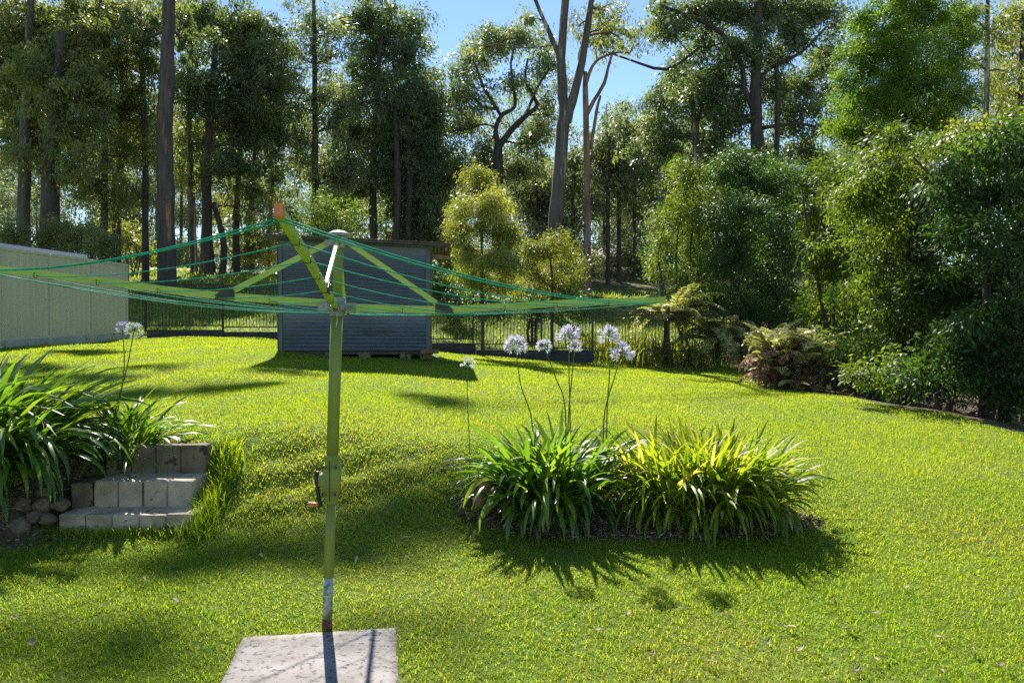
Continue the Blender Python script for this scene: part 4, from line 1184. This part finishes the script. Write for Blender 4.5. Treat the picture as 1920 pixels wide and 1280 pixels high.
T('dead_tree', 'broken grey stump tree with a splintered top among the background gums', [[(1240, 470, 11), (1240, 400, 11), (1239, 335, 10), (1241, 322, 3)], [(1236, 338, 4), (1236, 318, 1.5)]], 40, [(1240, 440, 35, 30, 1, .7), (1262, 395, 30, 30, 1, .7)], 'gum_grey', 'bark_grey', dens=500)
T('gum_tree', 'forked dark gum tree with a blue sky gap on its left', [[(1306, 420, 17), (1307, 290, 15), (1303, 235, 13), (1298, 190, 7), (1292, 140, 5)], [(1306, 240, 8), (1314, 200, 7), (1316, 150, 5)]], 46,
  [(1240, 190, 40, 40), (1265, 240, 45, 35), (1330, 250, 40, 40), (1225, 270, 38, 38), (1290, 310, 45, 30), (1340, 180, 40, 40), (1280, 130, 34, 40), (1230, 330, 34, 40, 0, .7)], 'gum_dark', 'bark_grey', group=GT, dens=650)
T('gum_tree', 'broad spreading dark gum tree filling the sky right of the blue gap', [[(1419, 350, 26), (1419, 240, 23), (1416, 160, 20), (1420, 60, 16), (1426, -60, 10)], [(1416, 210, 12), (1395, 165, 10), (1390, 120, 9), (1350, 60, 8), (1290, 30, 7), (1235, 10, 5)], [(1424, 160, 9), (1440, 130, 8), (1500, 100, 6), (1550, 50, 4)], [(1410, 230, 8), (1370, 200, 7), (1335, 180, 5)], [(1428, 240, 8), (1500, 232, 6), (1548, 246, 4)], [(1455, 300, 11), (1458, 200, 10), (1456, 120, 8)], [(1310, 90, 5), (1250, 130, 6), (1180, 112, 4), (1140, 98, 3)]], 44,
  [(1290, 20, 70, 35), (1370, 15, 70, 40), (1450, 15, 70, 40), (1530, 20, 60, 45), (1320, 75, 60, 35), (1400, 90, 60, 40, 0, .8), (1480, 80, 65, 40), (1555, 95, 40, 40), (1350, 150, 55, 40), (1440, 160, 55, 35), (1510, 165, 55, 40), (1370, 220, 50, 35), (1480, 225, 50, 35), (1340, 280, 40, 30), (1440, 285, 55, 35), (1520, 290, 38, 35), (1255, 45, 50, 35, 0, .7), (1300, 150, 35, 40, 0, .7), (1550, 220, 25, 40, 0, .7), (1490, 340, 45, 35)], 'gum_dark', 'bark_dark', group=GT, dens=800, droop=.6, tints=(.38, .25), leaf=(.13, .05))
T('cypress_tree', 'rounded feathery bright green tree towering over the right hand shrubs', [[(1690, 500, 28), (1690, 300, 22), (1690, 60, 12)]], 22,
  [(1700, -20, 75, 50), (1650, 50, 55, 50), (1730, 50, 75, 60), (1780, 100, 45, 55), (1620, 110, 45, 50), (1690, 120, 80, 55), (1600, 180, 38, 45), (1660, 190, 60, 50), (1740, 180, 70, 50), (1790, 190, 40, 45), (1625, 230, 50, 40), (1700, 250, 60, 30), (1590, 250, 35, 35), (1770, 245, 40, 30)], 'feather_leaf', 'bark_dark', leaf=(.085, .032), dens=2300, droop=.2, cl_r=.15, fill=9, shell=1.0, tints=(.42, .2))
T('gum_tree', 'thin straight gum tree with a bare grey trunk near the right edge', [[(1850, 400, 11), (1849, 220, 10), (1851, 60, 8), (1852, -30, 6)]], 30,
  [(1870, 40, 40, 40, 0, .6), (1810, 20, 35, 30, 0, .6), (1880, 120, 35, 35, 0, .6), (1830, 110, 25, 30, 0, .5)], 'gum_olive', 'bark_grey', group=GT, dens=520)
T('gum_tree', 'gum tree with yellowish leaves cut by the right edge of the picture', [[(1915, 400, 12), (1914, 150, 10), (1918, 20, 7)]], 33,
  [(1900, 90, 30, 35), (1880, 160, 38, 35, 0, .8), (1930, 30, 40, 40), (1870, 200, 30, 25, 0, .6), (1890, 30, 30, 30, 0, .8)], 'wattle_leaf', 'bark_dark', group=GT, dens=480)

# understorey shrubs, each its own plant
GS = 'shrubs beyond the lawn'
T('wattle_tree', 'young yellow-green wattle tree right of the shed', [[(905, 590, 7), (903, 480, 5), (905, 360, 3)]], 20.5,
  [(900, 325, 26, 22), (905, 360, 42, 26), (870, 390, 26, 22), (930, 385, 36, 28), (895, 425, 46, 30), (945, 430, 34, 32), (880, 475, 36, 30, 0, .8), (935, 485, 46, 30), (905, 525, 46, 26, 0, .8), (955, 520, 34, 24, 0, .7), (865, 440, 20, 20, 0, .6)], 'wattle_leaf', 'bark_dark', group=GS, leaf=(.085, .024), dens=3400, cl_r=.15, fill=12, droop=.6, tints=(.5, .25))
T('shrub', 'rounded yellow-green shrub right of the young wattle', [[(1035, 580, 6), (1035, 520, 5), (1030, 470, 3)]], 23,
  [(1000, 470, 30, 28), (1040, 460, 36, 30), (1015, 515, 45, 30), (1060, 505, 30, 30), (1040, 550, 45, 24)], 'wattle_leaf', 'bark_dark', group=GS, leaf=(.10, .03), dens=1900, cl_r=.17, fill=8, droop=.3, cat='shrub')
def shrub(label, x, yb, Y, lobes, mat='shrub_bright', leaf=(.11, .04), dens=1400, cl_r=.2, fill=6, droop=.2, tints=(.45, .22), name='shrub', depth=1.0, n=3, wob=.08):
    top = min(l[1] for l in lobes)
    w = 6 * 20 / Y
    trs = [[(x + random.uniform(-12, 12), yb, w), (x + random.uniform(-25, 25) * (k + .3), (yb + top) / 2, w * .7), (x + random.uniform(-50, 50) * (k + .3), top + 25, w * .35)] for k in range(n)]
    return T(name, label, trs, Y, lobes, mat, 'bark_dark', group=GS, leaf=leaf, dens=dens, cl_r=cl_r, fill=fill, droop=droop, cat='shrub', tints=tints, depth=depth, wob=wob)
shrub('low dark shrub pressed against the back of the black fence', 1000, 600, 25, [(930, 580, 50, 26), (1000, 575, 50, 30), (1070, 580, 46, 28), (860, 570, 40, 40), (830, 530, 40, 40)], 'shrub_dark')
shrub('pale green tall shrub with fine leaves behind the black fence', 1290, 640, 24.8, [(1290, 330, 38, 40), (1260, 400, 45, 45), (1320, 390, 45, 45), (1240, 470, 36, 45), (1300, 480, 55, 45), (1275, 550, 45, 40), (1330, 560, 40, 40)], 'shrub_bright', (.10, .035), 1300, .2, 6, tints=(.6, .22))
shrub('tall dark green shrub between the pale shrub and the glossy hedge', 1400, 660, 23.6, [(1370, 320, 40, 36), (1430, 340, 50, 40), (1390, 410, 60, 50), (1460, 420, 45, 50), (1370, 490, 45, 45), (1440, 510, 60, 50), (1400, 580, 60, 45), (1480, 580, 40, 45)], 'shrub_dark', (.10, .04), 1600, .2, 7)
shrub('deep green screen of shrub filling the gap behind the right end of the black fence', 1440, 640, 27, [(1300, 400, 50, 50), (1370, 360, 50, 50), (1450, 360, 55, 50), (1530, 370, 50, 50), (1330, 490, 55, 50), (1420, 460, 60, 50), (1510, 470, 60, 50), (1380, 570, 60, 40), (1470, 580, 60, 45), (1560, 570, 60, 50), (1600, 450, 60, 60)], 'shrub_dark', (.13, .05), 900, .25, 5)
shrub('dense glossy green shrub left of the big hedge', 1560, 700, 16, [(1570, 330, 38, 45), (1540, 410, 40, 45), (1600, 400, 50, 50), (1530, 490, 34, 45), (1590, 500, 55, 50), (1560, 580, 50, 45), (1610, 620, 50, 50), (1570, 660, 50, 40), (1620, 700, 45, 30)], 'shrub_bright', (.09, .034), 2400, .16, 9)
shrub('tall glossy hedge shrub with drooping sprays under the feathery tree', 1700, 760, 13, [(1660, 300, 60, 45), (1740, 290, 60, 45), (1620, 370, 50, 50), (1700, 380, 70, 55), (1660, 460, 60, 55), (1740, 470, 60, 50), (1640, 550, 55, 50), (1710, 560, 60, 50), (1670, 630, 50, 45), (1740, 640, 50, 40), (1640, 690, 45, 36), (1700, 700, 50, 36), (1760, 560, 50, 50, -.6), (1750, 700, 50, 36, -.6)], 'shrub_bright', (.09, .034), 2500, .15, 10, .4, n=4, tints=(.4, .26))
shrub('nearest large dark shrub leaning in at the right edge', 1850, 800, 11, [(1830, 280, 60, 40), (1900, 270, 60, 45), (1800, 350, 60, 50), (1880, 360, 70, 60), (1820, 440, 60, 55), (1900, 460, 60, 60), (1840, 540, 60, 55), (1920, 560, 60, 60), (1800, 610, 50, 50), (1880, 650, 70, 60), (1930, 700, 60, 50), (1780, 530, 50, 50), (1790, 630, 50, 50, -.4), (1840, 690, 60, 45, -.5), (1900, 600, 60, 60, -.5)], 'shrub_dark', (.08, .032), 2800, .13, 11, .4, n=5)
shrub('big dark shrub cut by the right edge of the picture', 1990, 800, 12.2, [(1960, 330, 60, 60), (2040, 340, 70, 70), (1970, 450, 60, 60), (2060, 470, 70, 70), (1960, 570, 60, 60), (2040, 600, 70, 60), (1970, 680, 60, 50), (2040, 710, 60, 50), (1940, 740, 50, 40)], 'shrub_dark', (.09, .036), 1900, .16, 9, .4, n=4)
shrub('bright yellow-green topped shrub high at the right edge', 1880, 760, 12.5, [(1800, 260, 45, 30), (1860, 250, 50, 32), (1915, 240, 40, 30), (1760, 290, 40, 30), (1890, 300, 45, 30)], 'wattle_leaf', (.09, .034), 2200, .14, 10, .3)
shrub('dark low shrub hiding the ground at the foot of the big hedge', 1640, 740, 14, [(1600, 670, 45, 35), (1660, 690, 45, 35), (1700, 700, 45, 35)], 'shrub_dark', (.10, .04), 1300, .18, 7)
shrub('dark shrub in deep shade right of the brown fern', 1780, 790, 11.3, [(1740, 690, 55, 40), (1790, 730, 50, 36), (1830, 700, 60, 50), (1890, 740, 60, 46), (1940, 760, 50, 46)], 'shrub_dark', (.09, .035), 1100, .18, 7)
shrub('bushy dark shrub rising just above the shed roof', 612, 500, 24, [(600, 395, 32, 28), (635, 400, 30, 30), (615, 440, 45, 30), (590, 460, 30, 25)], 'shrub_bright', (.10, .035), 1300, .2, 6)
shrub('olive shrub behind the cream fence near its far end', 175, 520, 27, [(150, 440, 40, 26), (190, 455, 40, 28), (130, 470, 30, 22)], 'gum_olive', (.12, .035), 900, .25, 4)
shrub('dull green shrub above the neighbour shed', 60, 500, 28, [(20, 440, 45, 22), (80, 445, 45, 22), (110, 430, 30, 25)], 'gum_olive', (.12, .035), 700, .25, 4)
shrub('small olive shrub between the slim trunks left of the biggest trunk', 245, 540, 40, [(240, 450, 30, 30), (262, 480, 30, 25), (230, 420, 25, 25)], 'wattle_leaf', (.15, .045), 500, .3, 3)
shrub('olive shrub glimpsed between the trunks left of the clothesline tip', 430, 540, 44, [(425, 440, 30, 30), (460, 470, 34, 30), (500, 450, 34, 35)], 'wattle_leaf', (.16, .05), 450, .3, 3)

# undergrowth far back: a broken mass
def undergrowth():
    L = []
    for i in range(120):
        x = random.uniform(-80, 1500); Y = random.uniform(52, 62)
        y = random.uniform(455, 510)
        s_ = Y / F
        L.append((at(x, y, Y), random.uniform(25, 55) * s_, 1.5, random.uniform(14, 32) * s_, random.uniform(.5, 1)))
    for i in range(150):
        x = random.uniform(-80, 1700); Y = random.uniform(60, 80)
        s_ = Y / F
        L.append((at(x, random.uniform(300, 470), Y), random.uniform(25, 60) * s_, 2, random.uniform(18, 40) * s_, random.uniform(.25, .6)))
    parts, _ = foliage(L, 200, (.26, .10), .4, .5, 1.4)
    o = put('undergrowth', parts, 'far_leaf')
    tag(o, 'pale broken mass of bushes far back between the gum trunks', 'undergrowth', kind='stuff')
undergrowth()
def farwood():
    mb = MB(); L = []
    for i in range(46):
        Y = random.uniform(56, 82); x = random.uniform(-60, 1980)
        if 780 < x < 1000 or 1150 < x < 1250: top = random.uniform(280, 380)
        else: top = random.uniform(120, 330)
        b = at(x, 500, Y); gz = H(b.x, Y)
        w = random.uniform(.07, .15)
        tpt = at(x + random.uniform(-8, 8), top, Y)
        mb.tube([(b.x, Y, gz - .2), (b.x + random.uniform(-.2, .2), Y, (gz + tpt.z) / 2), tpt], [w, w * .8, w * .35], 6)
        s_ = Y / F
        for k in range(9):
            yy = random.uniform(top - 10, top + 190)
            L.append((at(x + random.uniform(-40, 40), yy, Y), random.uniform(22, 50) * s_, 1.2, random.uniform(14, 30) * s_, random.uniform(.5, 1)))
    parts, _ = foliage(L, 190, (.26, .085), .6, .5, 1.6)
    o = put('distant_wood', parts, 'far_leaf'); tag(o, 'distant wood of slim gums seen as one mass through the front trees', 'wood', kind='stuff')
    o2 = mb.build('trunks', MAT['bark_dark'], o); o2['kind'] = 'stuff'
farwood()

# ------------------------------------------------------------------ ferns
def frond(P, az, e0, curl, L, W, tint, parts, npin=22):
    s = np.linspace(0, 1, npin)
    e = e0 - curl * s ** 1.3
    ds = L / npin
    h = np.concatenate([[0], np.cumsum(np.cos(e[:-1]) * ds)]); z = np.concatenate([[0], np.cumsum(np.sin(e[:-1]) * ds)])
    C = np.stack([P[0] + h * math.cos(az), P[1] + h * math.sin(az), P[2] + z], 1)
    T_ = np.stack([np.cos(e) * math.cos(az), np.cos(e) * math.sin(az), np.sin(e)], 1)
    sd = np.array([-math.sin(az), math.cos(az), 0.])
    wl = W * np.sin(np.pi * np.clip(.12 + .85 * s, 0, 1)) ** .8
    for q in (-1, 1):
        for sub in (0, .5):
            D = sd[None] * q + T_ * (.55 + rng.normal(size=(npin, 1)) * .1) + np.array([0, 0, -.25 + .1 * rng.normal()])
            PP = C + T_ * ds * sub
            parts.append(leaves_np(PP, D, wl * rng.uniform(.85, 1.1, npin), np.full(npin, ds * .95), np.clip(tint + rng.normal(0, .12, npin), 0, 1)))
def fern(label, x, y, Y, n, L, W, mat='fern_leaf', up=.9, group='ferns by the black fence', trunkh=0, mat2=None):
    b = at(x, y, Y); gz = H(b.x, Y)
    o = empty('fern', (b.x, Y, gz), label, 'fern', group)
    top = gz + trunkh
    mb = MB(); mb.tube([(b.x, Y, gz - .1), (b.x, Y, top + .05)], [.12, .09], 8); mb.build('trunk', MAT['bark_dark'], o)
    pa, pd = [], []
    for i in range(n):
        dead = mat2 is not None and random.random() < .3
        az = random.uniform(0, 6.28)
        frond((b.x + random.uniform(-.25, .25) * (mat2 is not None), Y + random.uniform(-.2, .2), top + (random.uniform(0, .85) if mat2 else 0)), az, random.uniform(up - .4, up + .35) if not dead else random.uniform(-.2, .6), random.uniform(1.0, 1.9), L * random.uniform(.7, 1.1), W, random.uniform(.25, .8), pd if dead else pa, 26)
    put('fronds', pa, mat, o)
    if pd: put('dead_fronds', pd, mat2, o)
    return o
fern('large brown and green fern clump at the right edge of the lawn', 1462, 700, 15.3, 105, .98, .19, 'fern_leaf', 1.2, mat2='dead_fern')
fern('second fern clump crowding the right side of the brown fern', 1518, 712, 14.8, 50, .85, .17, 'fern_leaf', 1.1, mat2='dead_fern')
fern('pale tree fern with arching fronds just behind the black fence', 1250, 650, 23.0, 34, 2.1, .34, 'fern_leaf', .75, trunkh=1.35)
fern('pale tree fern behind the right end of the black fence', 1345, 660, 22.8, 34, 1.9, .32, 'fern_leaf', .75, trunkh=.8)
fern('low pale fern at the foot of the tree ferns behind the fence', 1300, 670, 22.7, 22, 1.1, .2, 'fern_leaf', .8, trunkh=.1)
fern('small green fern poking out of the shrubs above the brown fern', 1460, 600, 17.0, 18, 1.0, .18, 'fern_leaf', .7, trunkh=.9)

# ------------------------------------------------------------------ far path and house
def strip(name, pts, w, mat):
    mb = MB()
    for (x, y) in pts:
        mb.v += [(x, y - w, H(x, y - w) + .03), (x, y, H(x, y) + .03), (x, y + w, H(x, y + w) + .03)]
    for i in range(len(pts) - 1):
        a = 3 * i; mb.f += [(a, a + 3, a + 4, a + 1), (a + 1, a + 4, a + 5, a + 2)]
    o = mb.build(name, MAT[mat], None, True); return tag(o, kind='structure')
strip('gravel_path', [(-38 + 1.0 * k, 46 + .05 * k) for k in range(29)], 2.2, 'pale_path')
hs = empty('distant_house', (11, 63, 6.8), 'low tan house with a pale roof glimpsed far behind the slim gums', 'house')
a, b = at(1095, 500, 62).x, at(1235, 500, 62).x
zt, zb_ = at(960, 482, 62).z, H(10, 62) - .3
mb = MB(); mb.box(((a + b) / 2, 65, (zt + zb_) / 2), (b - a, 6, zt - zb_)); w_ = mb.build('wall', MAT['house_wall'], hs)
mb = MB(); z2 = at(960, 470, 62).z
x0, x1 = a - .5, b + .5
mb.add([(x0, 61.4, zt), (x1, 61.4, zt), (x1, 68.6, zt), (x0, 68.6, zt), (x0 + 1, 65, z2 + .6), (x1 - 1, 65, z2 + .6)], [(0, 1, 5, 4), (2, 3, 4, 5), (1, 2, 5), (3, 0, 4), (3, 2, 1, 0)])
mb.build('roof', MAT['house_roof'], hs)
mb = MB(); mb.box(((a + b) / 2 + 1.2, 61.97, zt - .9), (1.3, .05, 1.0)); mb.build('window', MAT['dark_roof'], hs)

# remember the mesh sizes in the log
print('objects', len(bpy.data.objects), 'faces', sum(len(m_.polygons) for m_ in bpy.data.meshes))
